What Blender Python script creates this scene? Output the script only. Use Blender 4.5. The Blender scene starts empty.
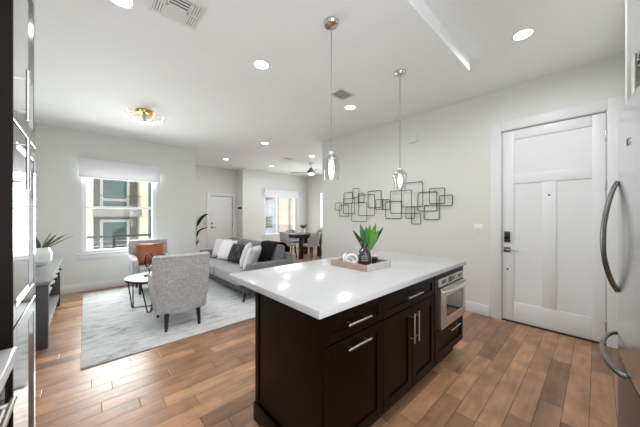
import bpy, bmesh, math, random
from mathutils import Vector, Matrix
random.seed(7)
S = bpy.context.scene
COL = S.collection
PI = math.pi

# ------------------------------------------------------------------ camera, world, exposure
YAW = 0.743971
cam_data = bpy.data.cameras.new('camera')
cam = bpy.data.objects.new('camera', cam_data); COL.objects.link(cam)
cam_data.sensor_width = 36.0
cam_data.lens = 36.0 * 255.09 / 640
cam_data.shift_y = (215.22 - 213.5) / 640
cam_data.clip_start = 0.02
cam.location = (0, 0, 1.365)
cam.rotation_euler = (PI / 2, 0, -(PI / 2 - math.atan2(math.cos(YAW), math.sin(YAW))))
S.camera = cam

world = bpy.data.worlds.new('world'); S.world = world
world.use_nodes = True
bg = world.node_tree.nodes['Background']
bg.inputs['Color'].default_value = (0.93, 0.96, 1.0, 1)
bg.inputs['Strength'].default_value = 2.75

def daylight(name, loc, rot, w, h, energy):
    d = bpy.data.lights.new(name, 'AREA'); d.shape = 'RECTANGLE'; d.size = w; d.size_y = h; d.energy = energy; d.color = (1, 1, 1)
    o = bpy.data.objects.new(name, d); COL.objects.link(o); o.location = loc; o.rotation_euler = rot
    return o
daylight('window_daylight', (.52, 6.95, 1.55), (-PI / 2, 0, 0), 1.7, 1.9, 245)
daylight('dining_window_daylight', (5.7, 8.64, 1.35), (-PI / 2, 0, 0), 1.4, 1.45, 20)
daylight('dining_end_window_daylight', (7.2, 6.45, 1.6), (0, PI / 2, 0), 1.4, 2.4, 50)
DOWNLIGHT_W = 7.5           # living and dining downlights
ENTRY_W, AISLE_FILL_W = 10.8, 3.5  # seen entry downlight; added out-of-view fill lamps over the aisle
PENDANT_W = 3.0
S.view_settings.view_transform = 'Standard'
S.view_settings.look = 'None'
S.view_settings.exposure = 0.18
S.view_settings.gamma = 1.0
S.view_settings.use_curve_mapping = False

# ------------------------------------------------------------------ materials
def lin(c):
    return tuple(((v / 255) / 12.92 if v / 255 <= .04045 else ((v / 255 + .055) / 1.055) ** 2.4) for v in c) + (1,)

def mat(name, rgb, rough=.5, metal=0, noise=0, nscale=8, spec=.5, coat=0, bump=0, bscale=40, stretch=None, sheen=0, coat_ior=1.5):
    m = bpy.data.materials.new(name); m.use_nodes = True
    nt = m.node_tree; b = nt.nodes['Principled BSDF']
    b.inputs['Roughness'].default_value = rough
    b.inputs['Metallic'].default_value = metal
    b.inputs['Specular IOR Level'].default_value = spec
    b.inputs['Coat Weight'].default_value = coat
    b.inputs['Coat Roughness'].default_value = .05; b.inputs['Coat IOR'].default_value = coat_ior
    b.inputs['Sheen Weight'].default_value = sheen
    base = lin(rgb)
    tc = nt.nodes.new('ShaderNodeTexCoord'); mp = nt.nodes.new('ShaderNodeMapping')
    nt.links.new(tc.outputs['Object'], mp.inputs['Vector'])
    if stretch: mp.inputs['Scale'].default_value = stretch
    n = nt.nodes.new('ShaderNodeTexNoise'); n.inputs['Scale'].default_value = nscale; n.inputs['Detail'].default_value = 4
    nt.links.new(mp.outputs[0], n.inputs['Vector'])
    r = nt.nodes.new('ShaderNodeMapRange')
    r.inputs['From Min'].default_value = .3; r.inputs['From Max'].default_value = .7
    r.inputs['To Min'].default_value = 1 - noise; r.inputs['To Max'].default_value = 1 + noise
    nt.links.new(n.outputs['Fac'], r.inputs['Value'])
    mx = nt.nodes.new('ShaderNodeVectorMath'); mx.operation = 'SCALE'
    mx.inputs[0].default_value = base[:3]
    nt.links.new(r.outputs[0], mx.inputs['Scale'])
    nt.links.new(mx.outputs[0], b.inputs['Base Color'])
    if bump:
        n2 = nt.nodes.new('ShaderNodeTexNoise'); n2.inputs['Scale'].default_value = bscale; n2.inputs['Detail'].default_value = 3
        nt.links.new(mp.outputs[0], n2.inputs['Vector'])
        bp = nt.nodes.new('ShaderNodeBump'); bp.inputs['Strength'].default_value = bump; bp.inputs['Distance'].default_value = .004
        nt.links.new(n2.outputs['Fac'], bp.inputs['Height']); nt.links.new(bp.outputs[0], b.inputs['Normal'])
    return m

def emit(name, rgb, strength):
    m = bpy.data.materials.new(name); m.use_nodes = True
    nt = m.node_tree; nt.nodes.clear()
    o = nt.nodes.new('ShaderNodeOutputMaterial'); e = nt.nodes.new('ShaderNodeEmission')
    e.inputs['Color'].default_value = lin(rgb); e.inputs['Strength'].default_value = strength
    nt.links.new(e.outputs[0], o.inputs['Surface'])
    return m

def thin_glass(name, tint=(1, 1, 1), ior=1.45, lo=.03, hi=.55):
    m = bpy.data.materials.new(name); m.use_nodes = True
    nt = m.node_tree; nt.nodes.clear()
    o = nt.nodes.new('ShaderNodeOutputMaterial'); mx = nt.nodes.new('ShaderNodeMixShader')
    t = nt.nodes.new('ShaderNodeBsdfTransparent'); g = nt.nodes.new('ShaderNodeBsdfGlossy'); f = nt.nodes.new('ShaderNodeMapRange'); lw = nt.nodes.new('ShaderNodeLayerWeight'); pw = nt.nodes.new('ShaderNodeMath')
    t.inputs['Color'].default_value = tint + (1,)
    g.inputs['Roughness'].default_value = .02
    lw.inputs['Blend'].default_value = .5; pw.operation = 'POWER'; pw.inputs[1].default_value = 3.5
    nt.links.new(lw.outputs['Facing'], pw.inputs[0]); nt.links.new(pw.outputs[0], f.inputs['Value'])
    f.inputs['To Min'].default_value = lo; f.inputs['To Max'].default_value = hi
    nt.links.new(f.outputs[0], mx.inputs[0]); nt.links.new(t.outputs[0], mx.inputs[1]); nt.links.new(g.outputs[0], mx.inputs[2])
    nt.links.new(mx.outputs[0], o.inputs['Surface'])
    return m

def translucent(name, rgb):
    m = mat(name, rgb, .85, noise=.01); nt = m.node_tree; b = nt.nodes['Principled BSDF']
    t = nt.nodes.new('ShaderNodeBsdfTranslucent'); t.inputs['Color'].default_value = lin(rgb); mx = nt.nodes.new('ShaderNodeMixShader'); mx.inputs[0].default_value = .14
    nt.links.new(b.outputs[0], mx.inputs[1]); nt.links.new(t.outputs[0], mx.inputs[2]); nt.links.new(mx.outputs[0], nt.nodes['Material Output'].inputs['Surface'])
    return m

def floor_material():
    m = bpy.data.materials.new('hand_scraped_plank_floor'); m.use_nodes = True
    nt = m.node_tree; b = nt.nodes['Principled BSDF']; N = nt.nodes.new; L = nt.links.new
    def math_(op, a, c=None):
        n = N('ShaderNodeMath'); n.operation = op
        for i, v in enumerate((a, c)):
            if v is None: continue
            if isinstance(v, (int, float)): n.inputs[i].default_value = v
            else: L(v, n.inputs[i])
        return n.outputs[0]
    g = N('ShaderNodeNewGeometry'); sp = N('ShaderNodeSeparateXYZ'); L(g.outputs['Position'], sp.inputs[0])
    X, Y = sp.outputs[0], sp.outputs[1]
    W, LEN = .127, .78
    v = math_('DIVIDE', math_('ADD', Y, 20.03), W); row = math_('FLOOR', v); fv = math_('FRACT', v)
    wn = N('ShaderNodeTexWhiteNoise'); wn.noise_dimensions = '1D'; L(row, wn.inputs['W'])
    u = math_('ADD', math_('DIVIDE', math_('ADD', X, 20), LEN), math_('MULTIPLY', wn.outputs['Value'], 7.3))
    col = math_('FLOOR', u); fu = math_('FRACT', u)
    cb = N('ShaderNodeCombineXYZ'); L(row, cb.inputs[0]); L(col, cb.inputs[1])
    w2 = N('ShaderNodeTexWhiteNoise'); w2.noise_dimensions = '2D'; L(cb.outputs[0], w2.inputs['Vector'])
    ramp = N('ShaderNodeValToRGB')
    e = ramp.color_ramp.elements
    e[0].position = 0; e[0].color = lin((134, 99, 75)); e[1].position = 1; e[1].color = lin((194, 148, 112))
    k = e.new(.5); k.color = lin((166, 124, 94))
    L(w2.outputs['Value'], ramp.inputs[0])
    # grain
    cb2 = N('ShaderNodeCombineXYZ')
    L(math_('MULTIPLY', X, 3.0), cb2.inputs[0]); L(math_('MULTIPLY', Y, 26.0), cb2.inputs[1]); L(math_('MULTIPLY', w2.outputs['Value'], 40), cb2.inputs[2])
    ns = N('ShaderNodeTexNoise'); ns.inputs['Scale'].default_value = 1.0; ns.inputs['Detail'].default_value = 6; L(cb2.outputs[0], ns.inputs['Vector'])
    cb3 = N('ShaderNodeCombineXYZ'); L(math_('MULTIPLY', X, 5.0), cb3.inputs[0]); L(math_('MULTIPLY', Y, 9.0), cb3.inputs[1])
    ns2 = N('ShaderNodeTexNoise'); ns2.inputs['Scale'].default_value = 1.0; ns2.inputs['Detail'].default_value = 3; L(cb3.outputs[0], ns2.inputs['Vector'])
    gr = math_('ADD', math_('MULTIPLY', ns.outputs['Fac'], .8), math_('ADD', math_('MULTIPLY', ns2.outputs['Fac'], 1.1), .06))
    # seams
    du = math_('MULTIPLY', math_('MINIMUM', fu, math_('SUBTRACT', 1, fu)), LEN)
    dv = math_('MULTIPLY', math_('MINIMUM', fv, math_('SUBTRACT', 1, fv)), W)
    mr = N('ShaderNodeMapRange'); mr.inputs['From Min'].default_value = .0008; mr.inputs['From Max'].default_value = .004
    mr.inputs['To Min'].default_value = .42; mr.inputs['To Max'].default_value = 1; L(math_('MINIMUM', du, dv), mr.inputs['Value'])
    sc = N('ShaderNodeVectorMath'); sc.operation = 'SCALE'; L(ramp.outputs[0], sc.inputs[0]); L(math_('MULTIPLY', gr, mr.outputs[0]), sc.inputs['Scale'])
    L(sc.outputs[0], b.inputs['Base Color'])
    b.inputs['Roughness'].default_value = .34
    b.inputs['Specular IOR Level'].default_value = .45
    bp = N('ShaderNodeBump'); bp.inputs['Strength'].default_value = .5; bp.inputs['Distance'].default_value = .004
    L(math_('ADD', math_('MULTIPLY', ns2.outputs['Fac'], .8), mr.outputs[0]), bp.inputs['Height']); L(bp.outputs[0], b.inputs['Normal'])
    return m

def rug_material():
    m = bpy.data.materials.new('distressed_grey_rug'); m.use_nodes = True
    nt = m.node_tree; b = nt.nodes['Principled BSDF']; N = nt.nodes.new; L = nt.links.new
    g = N('ShaderNodeNewGeometry'); mp = N('ShaderNodeMapping'); L(g.outputs['Position'], mp.inputs['Vector'])
    mp.inputs['Scale'].default_value = (2.2, 5.2, 1)
    n = N('ShaderNodeTexNoise'); n.inputs['Scale'].default_value = 2.2; n.inputs['Detail'].default_value = 9; n.inputs['Roughness'].default_value = .72
    L(mp.outputs[0], n.inputs['Vector'])
    n2 = N('ShaderNodeTexNoise'); n2.inputs['Scale'].default_value = 1.4; n2.inputs['Detail'].default_value = 2; L(g.outputs['Position'], n2.inputs['Vector'])
    a = N('ShaderNodeMath'); a.operation = 'MULTIPLY_ADD'; L(n2.outputs['Fac'], a.inputs[0]); a.inputs[1].default_value = .45; L(n.outputs['Fac'], a.inputs[2])
    r = N('ShaderNodeValToRGB'); e = r.color_ramp.elements
    e[0].position = .56; e[0].color = lin((158, 160, 163)); e[1].position = .78; e[1].color = lin((218, 219, 219))
    k = e.new(.66); k.color = lin((199, 200, 200))
    L(a.outputs[0], r.inputs[0]); L(r.outputs[0], b.inputs['Base Color'])
    b.inputs['Roughness'].default_value = .95; b.inputs['Specular IOR Level'].default_value = .1
    bp = N('ShaderNodeBump'); bp.inputs['Strength'].default_value = .3; bp.inputs['Distance'].default_value = .003
    n3 = N('ShaderNodeTexNoise'); n3.inputs['Scale'].default_value = 180; L(g.outputs['Position'], n3.inputs['Vector'])
    L(n3.outputs['Fac'], bp.inputs['Height']); L(bp.outputs[0], b.inputs['Normal'])
    return m

def tweed(name, c1, c2, scale=150):
    m = bpy.data.materials.new(name); m.use_nodes = True
    nt = m.node_tree; b = nt.nodes['Principled BSDF']; N = nt.nodes.new; L = nt.links.new
    tc = N('ShaderNodeTexCoord')
    outs = []
    for st in ((1, 1, .12), (.12, .12, 1)):
        mp = N('ShaderNodeMapping'); mp.inputs['Scale'].default_value = st; L(tc.outputs['Object'], mp.inputs['Vector'])
        n = N('ShaderNodeTexNoise'); n.inputs['Scale'].default_value = scale; n.inputs['Detail'].default_value = 2; L(mp.outputs[0], n.inputs['Vector'])
        outs.append(n.outputs['Fac'])
    a = N('ShaderNodeMath'); a.operation = 'ADD'; L(outs[0], a.inputs[0]); L(outs[1], a.inputs[1])
    r = N('ShaderNodeValToRGB'); e = r.color_ramp.elements
    e[0].position = .38; e[0].color = lin(c1); e[1].position = .62; e[1].color = lin(c2)
    h = N('ShaderNodeMath'); h.operation = 'MULTIPLY'; L(a.outputs[0], h.inputs[0]); h.inputs[1].default_value = .5
    L(h.outputs[0], r.inputs[0]); L(r.outputs[0], b.inputs['Base Color'])
    b.inputs['Roughness'].default_value = .9; b.inputs['Specular IOR Level'].default_value = .15; b.inputs['Sheen Weight'].default_value = .1
    return m

def patterned(name, c1, c2, scale):
    m = bpy.data.materials.new(name); m.use_nodes = True
    nt = m.node_tree; b = nt.nodes['Principled BSDF']; N = nt.nodes.new; L = nt.links.new
    tc = N('ShaderNodeTexCoord'); v = N('ShaderNodeTexVoronoi'); v.inputs['Scale'].default_value = scale; v.feature = 'DISTANCE_TO_EDGE'
    L(tc.outputs['Object'], v.inputs['Vector'])
    r = N('ShaderNodeValToRGB'); e = r.color_ramp.elements
    e[0].position = .02; e[0].color = lin(c2); e[1].position = .05; e[1].color = lin(c1)
    L(v.outputs['Distance'], r.inputs[0]); L(r.outputs[0], b.inputs['Base Color']); b.inputs['Roughness'].default_value = .9
    return m

M = dict(
    wall=mat('wall_paint', (224, 225, 221), .6, noise=.01, nscale=3, spec=.3),
    ceiling=mat('ceiling_paint', (243, 245, 245), .7, noise=.01, nscale=3, spec=.2),
    trim=mat('white_trim_paint', (230, 231, 232), .4, noise=.005),
    door=mat('white_door_paint', (234, 236, 238), .38, noise=.005),
    floor=floor_material(), rug=rug_material(),
    espresso=mat('espresso_wood', (16, 5, 1), .34, noise=.22, nscale=9, stretch=(8, 8, .7), coat=0, spec=.13),
    espresso_gloss=mat('glossy_espresso_wood', (44, 28, 22), .1, noise=.2, nscale=9, stretch=(8, 8, .7), coat=1.0, spec=1.0, coat_ior=2.3),
    toe=mat('toe_kick_dark', (18, 12, 10), .6, noise=.1),
    quartz=mat('white_quartz', (202, 202, 203), .17, noise=.015, nscale=14, spec=.25),
    nickel=mat('brushed_nickel', (200, 198, 194), .28, 1, noise=.04, nscale=60),
    chrome=mat('polished_chrome', (208, 208, 208), .12, 1, noise=.02),
    steel=mat('stainless_steel', (224, 222, 218), .28, 1, noise=.03, nscale=30, stretch=(1, 1, 14)),
    steel_door=mat('polished_stainless_door', (214, 215, 216), .19, 1, noise=.02, nscale=30, stretch=(1, 1, 14)),
    steel_drawer=mat('brushed_stainless_drawer', (150, 150, 151), .36, 1, noise=.03, nscale=30, stretch=(1, 1, 14)),
    dark_steel=mat('dark_steel', (122, 122, 122), .3, 1, noise=.05, nscale=30),
    plastic_dark=mat('dark_plastic', (46, 46, 48), .4, noise=.05),
    black_metal=mat('black_metal', (24, 24, 25), .4, .4, noise=.1),
    wire=mat('bronze_black_wire', (58, 52, 50), .45, .5, noise=.15, nscale=30),
    oven_glass=mat('dark_oven_glass', (26, 25, 24), .06, noise=.1, coat=1),
    glass=thin_glass('clear_glass', (.94, .94, .94), 1.5, .07, .85),
    pane=thin_glass('window_glass', (.84, .86, .86), 1.4, .03, .3),
    bulb=emit('frosted_bulb_glow', (255, 250, 242), 5),
    lens=emit('downlight_lens_glow', (255, 252, 246), 9),
    led=emit('warm_led_tube_glow', (255, 244, 222), 1.25),
    fanlens=emit('fan_light_glow', (255, 250, 240), 5),
    gold=mat('brushed_gold', (205, 160, 80), .28, 1, noise=.05),
    grey_tweed=tweed('grey_tweed', (160, 160, 161), (202, 202, 203)),
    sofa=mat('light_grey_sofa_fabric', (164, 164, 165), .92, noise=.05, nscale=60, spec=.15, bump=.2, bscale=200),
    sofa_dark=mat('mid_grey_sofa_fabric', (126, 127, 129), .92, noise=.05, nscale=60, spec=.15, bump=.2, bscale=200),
    sofa_base=mat('charcoal_sofa_plinth', (78, 78, 80), .8, noise=.06),
    chair_grey=mat('dining_chair_fabric', (176, 176, 178), .85, noise=.05, nscale=50, spec=.2),
    black_wood=mat('black_stained_wood', (30, 28, 28), .35, noise=.15, nscale=14, stretch=(6, 6, 1)),
    console=mat('charcoal_painted_wood', (66, 68, 70), .45, noise=.08, nscale=12, stretch=(1, 6, 6)),
    console_top=mat('grey_washed_wood_top', (120, 121, 122), .4, noise=.1, nscale=10, stretch=(6, 1, 6)),
    console_drawer=mat('pale_drawer_paint', (196, 197, 198), .4, noise=.05),
    leather=mat('cognac_leather', (160, 92, 44), .42, noise=.14, nscale=14, bump=.3, bscale=30),
    white_fabric=mat('white_pillow_fabric', (226, 226, 226), .92, noise=.03, nscale=50, spec=.1, bump=.15, bscale=120),
    white_textured=mat('white_knit_pillow_fabric', (216, 216, 215), .95, noise=.1, nscale=70, spec=.1, bump=.8, bscale=90),
    black_pattern=patterned('black_patterned_fabric', (30, 30, 32), (80, 80, 82), 9),
    throw=mat('black_knit_throw', (30, 31, 34), .95, noise=.2, nscale=80, spec=.1, bump=.6, bscale=120),
    white_lacquer=mat('white_lacquer', (238, 238, 238), .2, noise=.01),
    shade=translucent('white_shade_fabric', (246, 246, 248)),
    vinyl=mat('white_vinyl_frame', (238, 239, 241), .4, noise=.01),
    leaf=mat('green_leaf', (40, 124, 44), .38, noise=.3, nscale=14, stretch=(6, 6, 1)),
    leaf_light=mat('yellow_green_leaf', (92, 156, 52), .36, noise=.35, nscale=14, stretch=(6, 6, 1)),
    leaf_dark=mat('deep_green_leaf', (44, 66, 48), .4, noise=.25, nscale=14),
    leaf_olive=mat('olive_leaf', (84, 98, 58), .45, noise=.3, nscale=20),
    tray_brown=mat('tan_washed_wood', (176, 152, 136), .6, noise=.12, nscale=14, stretch=(1, 1, 8)),
    tray_grey=mat('whitewashed_wood', (204, 202, 198), .6, noise=.1, nscale=14, stretch=(1, 1, 8)),
    tray_in=mat('tray_base_wood', (150, 138, 128), .6, noise=.12, nscale=14),
    jar=mat('black_glazed_ceramic', (38, 38, 39), .14, noise=.1, coat=1),
    jar_label=mat('grey_embossed_band', (150, 150, 150), .4, noise=.3, nscale=80),
    white_ceramic=mat('white_ceramic', (236, 236, 234), .3, noise=.02),
    candle=mat('cream_candle_wax', (232, 226, 214), .5, noise=.02),
    vent=mat('white_vent_metal', (222, 222, 221), .5, noise=.01),
    vent_dark=mat('grey_vent_throat', (84, 84, 82), .7, noise=.05),
    plate=mat('white_switch_plastic', (240, 240, 240), .35, noise=.005),
    facade=mat('cream_stucco', (216, 206, 180), .9, noise=.03, nscale=5),
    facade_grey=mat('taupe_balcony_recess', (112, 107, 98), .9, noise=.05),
    facade_slab=mat('grey_balcony_fascia', (130, 125, 117), .9, noise=.04),
    facade_blue=mat('blue_grey_siding', (104, 116, 130), .8, noise=.05, nscale=3, stretch=(1, 1, 20)),
    facade_beige=mat('beige_siding', (186, 170, 152), .9, noise=.03, nscale=3, stretch=(12, 1, 1)),
    facade_pale=mat('pale_grey_siding', (176, 179, 183), .9, noise=.02, nscale=3),
    teal=mat('teal_window_glass', (50, 80, 76), .3, noise=.3, nscale=1.2, stretch=(1, 1, 14), spec=.3),
    rail_grey=mat('weathered_grey_railing', (96, 95, 92), .6, .3, noise=.05),
    concrete=mat('balcony_concrete', (160, 158, 154), .9, noise=.08),
    rod_grey=mat('satin_grey_rod', (150, 150, 148), .5, .6, noise=.03),
    fan_pale=mat('pale_fan_blade', (190, 190, 188), .5, noise=.03),
    frame_white=mat('white_building_frame', (190, 190, 185), .6, noise=.02),
)

# ------------------------------------------------------------------ object helpers
def tag(o, label=None, cat=None, group=None, kind=None):
    if label: o['label'] = label
    if cat: o['category'] = cat
    if group: o['group'] = group
    if kind: o['kind'] = kind
    return o

def thing(name, label, cat, loc=(0, 0, 0), group=None):
    o = bpy.data.objects.new(name, None); COL.objects.link(o)
    o.location = loc; o.empty_display_size = .1
    return tag(o, label, cat, group)

def wloc(o):
    v = Vector((0, 0, 0))
    while o is not None:
        v += Vector(o.location); o = o.parent
    return v

def obj(name, bm, m, parent=None, smooth=35, origin=None):
    me = bpy.data.meshes.new(name)
    bmesh.ops.recalc_face_normals(bm, faces=bm.faces[:])
    off = wloc(parent) if parent else Vector(origin or (0, 0, 0))
    if off.length: bmesh.ops.translate(bm, verts=bm.verts[:], vec=-off)
    bm.to_mesh(me); bm.free()
    me.materials.append(m)
    if smooth:
        me.polygons.foreach_set('use_smooth', [True] * len(me.polygons))
        me.set_sharp_from_angle(angle=math.radians(smooth))
    o = bpy.data.objects.new(name, me); COL.objects.link(o)
    if parent: o.parent = parent
    elif origin: o.location = origin
    return o

def solo(name, bm, m, label, cat, group=None, smooth=35):
    lo = [min(v.co[i] for v in bm.verts) for i in range(3)]; hi = [max(v.co[i] for v in bm.verts) for i in range(3)]
    o = obj(name, bm, m, None, smooth, ((lo[0] + hi[0]) / 2, (lo[1] + hi[1]) / 2, lo[2]))
    return tag(o, label, cat, group)

def struct(name, bm, m, parent=None, smooth=35):
    o = obj(name, bm, m, parent, smooth)
    if not parent: o['kind'] = 'structure'
    return o

def dup(root, loc, rotz=0, label=None, name=None):
    r = root.copy(); COL.objects.link(r); r.location = loc; r.rotation_euler = (0, 0, rotz)
    if label: r['label'] = label
    for ch in list(root.children):
        if ch.type == 'LIGHT': continue
        c = ch.copy(); COL.objects.link(c); c.parent = r
        for g in list(ch.children):
            d = g.copy(); COL.objects.link(d); d.parent = c
    return r

# ------------------------------------------------------------------ mesh helpers
def BM(): return bmesh.new()

def box(bm, a, b, bev=0, seg=2):
    a, b = [min(p, q) for p, q in zip(a, b)], [max(p, q) for p, q in zip(a, b)]
    vs = [bm.verts.new((x, y, z)) for x in (a[0], b[0]) for y in (a[1], b[1]) for z in (a[2], b[2])]
    fs = [(0, 1, 3, 2), (4, 6, 7, 5), (0, 4, 5, 1), (2, 3, 7, 6), (0, 2, 6, 4), (1, 5, 7, 3)]
    faces = [bm.faces.new([vs[i] for i in f]) for f in fs]
    if bev:
        es = list({e for f in faces for e in f.edges})
        bmesh.ops.bevel(bm, geom=es, offset=bev, segments=seg, profile=.5, affect='EDGES', clamp_overlap=True)
    return bm

def boxm(a, b, bev=0, seg=2): return box(BM(), a, b, bev, seg)

def cyl(bm, p0, p1, r0, r1=None, n=20, caps=True):
    r1 = r0 if r1 is None else r1
    p0, p1 = Vector(p0), Vector(p1); d = (p1 - p0).normalized()
    a = d.orthogonal().normalized(); b = d.cross(a)
    A, B = [], []
    for i in range(n):
        t = 2 * PI * i / n; o = a * math.cos(t) + b * math.sin(t)
        A.append(bm.verts.new(p0 + o * r0)); B.append(bm.verts.new(p1 + o * r1))
    for i in range(n):
        j = (i + 1) % n; bm.faces.new((A[i], A[j], B[j], B[i]))
    if caps: bm.faces.new(A[::-1]); bm.faces.new(B)
    return bm

def tube(bm, pts, r, n=8, closed=False, flat=1.0):
    pts = [Vector(p) for p in pts]; N = len(pts); rings = []; prev = None
    for i, p in enumerate(pts):
        if closed: t = (pts[(i + 1) % N] - pts[i - 1])
        else: t = pts[min(i + 1, N - 1)] - pts[max(i - 1, 0)]
        t.normalize()
        if prev is None: a = t.orthogonal().normalized()
        else:
            a = prev - t * prev.dot(t); a.normalize()
        prev = a; b = t.cross(a)
        rr = r[i] if isinstance(r, (list, tuple)) else r
        rings.append([bm.verts.new(p + (a * math.cos(2 * PI * k / n) + b * math.sin(2 * PI * k / n) * flat) * rr) for k in range(n)])
    M_ = N if closed else N - 1
    for i in range(M_):
        A, B = rings[i], rings[(i + 1) % N]
        for k in range(n):
            j = (k + 1) % n; bm.faces.new((A[k], A[j], B[j], B[k]))
    if not closed: bm.faces.new(rings[0][::-1]); bm.faces.new(rings[-1])
    return bm

def lathe(bm, prof, c=(0, 0, 0), n=28):
    rings = []
    for r, z in prof:
        if r < 1e-5: rings.append([bm.verts.new((c[0], c[1], c[2] + z))])
        else: rings.append([bm.verts.new((c[0] + r * math.cos(2 * PI * k / n), c[1] + r * math.sin(2 * PI * k / n), c[2] + z)) for k in range(n)])
    for A, B in zip(rings, rings[1:]):
        for k in range(n):
            j = (k + 1) % n
            q = [A[k % len(A)], A[j % len(A)], B[j % len(B)], B[k % len(B)]]
            u = []
            for v in q:
                if v not in u: u.append(v)
            if len(u) > 2: bm.faces.new(u)
    return bm

def smooth_path(pts, k=4, closed=False):
    P = [Vector(p) for p in pts]; out = []; n = len(P)
    for i in range(n if closed else n - 1):
        g = lambda j: P[j % n] if closed else P[max(0, min(n - 1, j))]
        p0, p1, p2, p3 = g(i - 1), g(i), g(i + 1), g(i + 2)
        for s in range(k):
            t = s / k
            out.append(.5 * ((2 * p1) + (p2 - p0) * t + (2 * p0 - 5 * p1 + 4 * p2 - p3) * t * t + (3 * p1 - p0 - 3 * p2 + p3) * t ** 3))
    if not closed: out.append(P[-1])
    return out

def prism(bm, outline, n0, n1, axis, bev=0, seg=3):
    """outline: 2D pts; axis 0 -> (n, a, b) ; axis 1 -> (a, n, b)"""
    f = (lambda a, b, n: (n, a, b)) if axis == 0 else ((lambda a, b, n: (a, n, b)) if axis == 1 else (lambda a, b, n: (a, b, n)))
    A = [bm.verts.new(f(a, b, n0)) for a, b in outline]; B = [bm.verts.new(f(a, b, n1)) for a, b in outline]
    N = len(outline); fs = [bm.faces.new(A[::-1]), bm.faces.new(B)]
    for i in range(N):
        j = (i + 1) % N; fs.append(bm.faces.new((A[i], A[j], B[j], B[i])))
    if bev:
        es = list({e for fc in fs for e in fc.edges})
        bmesh.ops.bevel(bm, geom=es, offset=bev, segments=seg, profile=.5, affect='EDGES', clamp_overlap=True)
    return bm

def pillow_bm(w, h, t, mtx, n=14, pinch=.07):
    bm = BM(); top, bot = [], []
    for i in range(n + 1):
        ra, rb = [], []
        for j in range(n + 1):
            u = 2 * i / n - 1; v = 2 * j / n - 1
            k = 1 - pinch * (1 - abs(u) ** 2) * abs(v) ** 3; k2 = 1 - pinch * (1 - abs(v) ** 2) * abs(u) ** 3
            th = t / 2 * ((1 - u ** 4) * (1 - v ** 4)) ** .55
            x, z = u * w / 2 * k2, v * h / 2 * k
            ra.append(bm.verts.new(mtx @ Vector((x, -th, z))))
            edge = i in (0, n) or j in (0, n)
            rb.append(ra[-1] if edge else bm.verts.new(mtx @ Vector((x, th, z))))
        top.append(ra); bot.append(rb)
    for g in (top, bot):
        for i in range(n):
            for j in range(n):
                bm.faces.new((g[i][j], g[i + 1][j], g[i + 1][j + 1], g[i][j + 1]))
    return bm

def TR(loc, rx=0, ry=0, rz=0):
    return Matrix.Translation(loc) @ Matrix.Rotation(math.radians(rz), 4, 'Z') @ Matrix.Rotation(math.radians(ry), 4, 'Y') @ Matrix.Rotation(math.radians(rx), 4, 'X')

def rounded_rect(w, h, r, k=4):
    out = []
    for cx, cy, a0 in ((w / 2 - r, h / 2 - r, 0), (-w / 2 + r, h / 2 - r, 90), (-w / 2 + r, -h / 2 + r, 180), (w / 2 - r, -h / 2 + r, 270)):
        for i in range(k + 1):
            a = math.radians(a0 + 90 * i / k); out.append((cx + r * math.cos(a), cy + r * math.sin(a)))
    return out

def leaf_bm(base, direction, length, width, bend=.2, fold=.25, n=8, face=None, twist=0):
    """blade with a midrib fold and real thickness"""
    bm = BM(); d = Vector(direction).normalized(); side = d.cross(Vector((0, 0, 1)))
    if side.length < .05: side = Vector((1, 0, 0))
    if face is not None: side = Matrix.Rotation(twist, 3, d) @ d.cross(face)
    side.normalize(); up = side.cross(d).normalized()
    F, Bk = [], []
    for i in range(n + 1):
        t = i / n; w = width / 2 * (math.sin(PI * (t * .86 + .14)) ** .8) * (1 if t < .98 else .1)
        c = Vector(base) + d * length * t + (Vector((d.x, d.y, 0)) * .6 - Vector((0, 0, 1)) * .4) * bend * length * t * t
        th = up * .0016
        row = [c - side * w + up * w * fold, c, c + side * w + up * w * fold]
        F.append([bm.verts.new(p + th) for p in row]); Bk.append([bm.verts.new(p - th) for p in row])
    for i in range(n):
        for j in range(2):
            bm.faces.new((F[i][j], F[i + 1][j], F[i + 1][j + 1], F[i][j + 1]))
            bm.faces.new((Bk[i][j], Bk[i][j + 1], Bk[i + 1][j + 1], Bk[i + 1][j]))
        for j in (0, 2): bm.faces.new((F[i][j], F[i + 1][j], Bk[i + 1][j], Bk[i][j]))
    for i in (0, n):
        for j in range(2): bm.faces.new((F[i][j], F[i][j + 1], Bk[i][j + 1], Bk[i][j]))
    return bm

# ------------------------------------------------------------------ room shell
AX, AY0, AY1 = 4.01, -.194, 4.28          # wall with the entry door and the wire sculpture
WY, WX1 = 6.25, 1.86                       # living room window wall
FY, JX, DY, EX = 8.92, 4.09, 8.47, 7.03    # far door wall, jog, dining window wall, dining end wall
LX = -.80                                  # wall behind the console
ZH, ZL = 3.014, 2.88
T = .14

struct('floor', boxm((LX - T, -.75, -.1), (EX + T, FY + T, 0)), M['floor'])
struct('ceiling', boxm((LX - T, -1.2, ZH), (EX + T, FY + T, ZH + .1)), M['ceiling'])
struct('ceiling_soffit', boxm((LX, .906, ZL), (2.966, WY + T, ZH - .0005)), M['ceiling'])
struct('wall_left', boxm((LX - T, -1.2, 0), (LX, WY + T, ZH)), M['wall'])
# window wall with its opening
W1 = (-.055, 1.105, .675, 2.2)
bm = BM()
for a, b in (((LX, WY, 0), (W1[0], WY + T, ZL)), ((W1[1], WY, 0), (WX1, WY + T, ZL)),
             ((W1[0], WY, 0), (W1[1], WY + T, W1[2])), ((W1[0], WY, W1[3]), (W1[1], WY + T, ZL))): box(bm, a, b)
struct('wall_window', bm, M['wall'], smooth=0)
struct('wall_passage', boxm((WX1 - T, WY + T, 0), (WX1, FY, ZH)), M['wall'])
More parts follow.
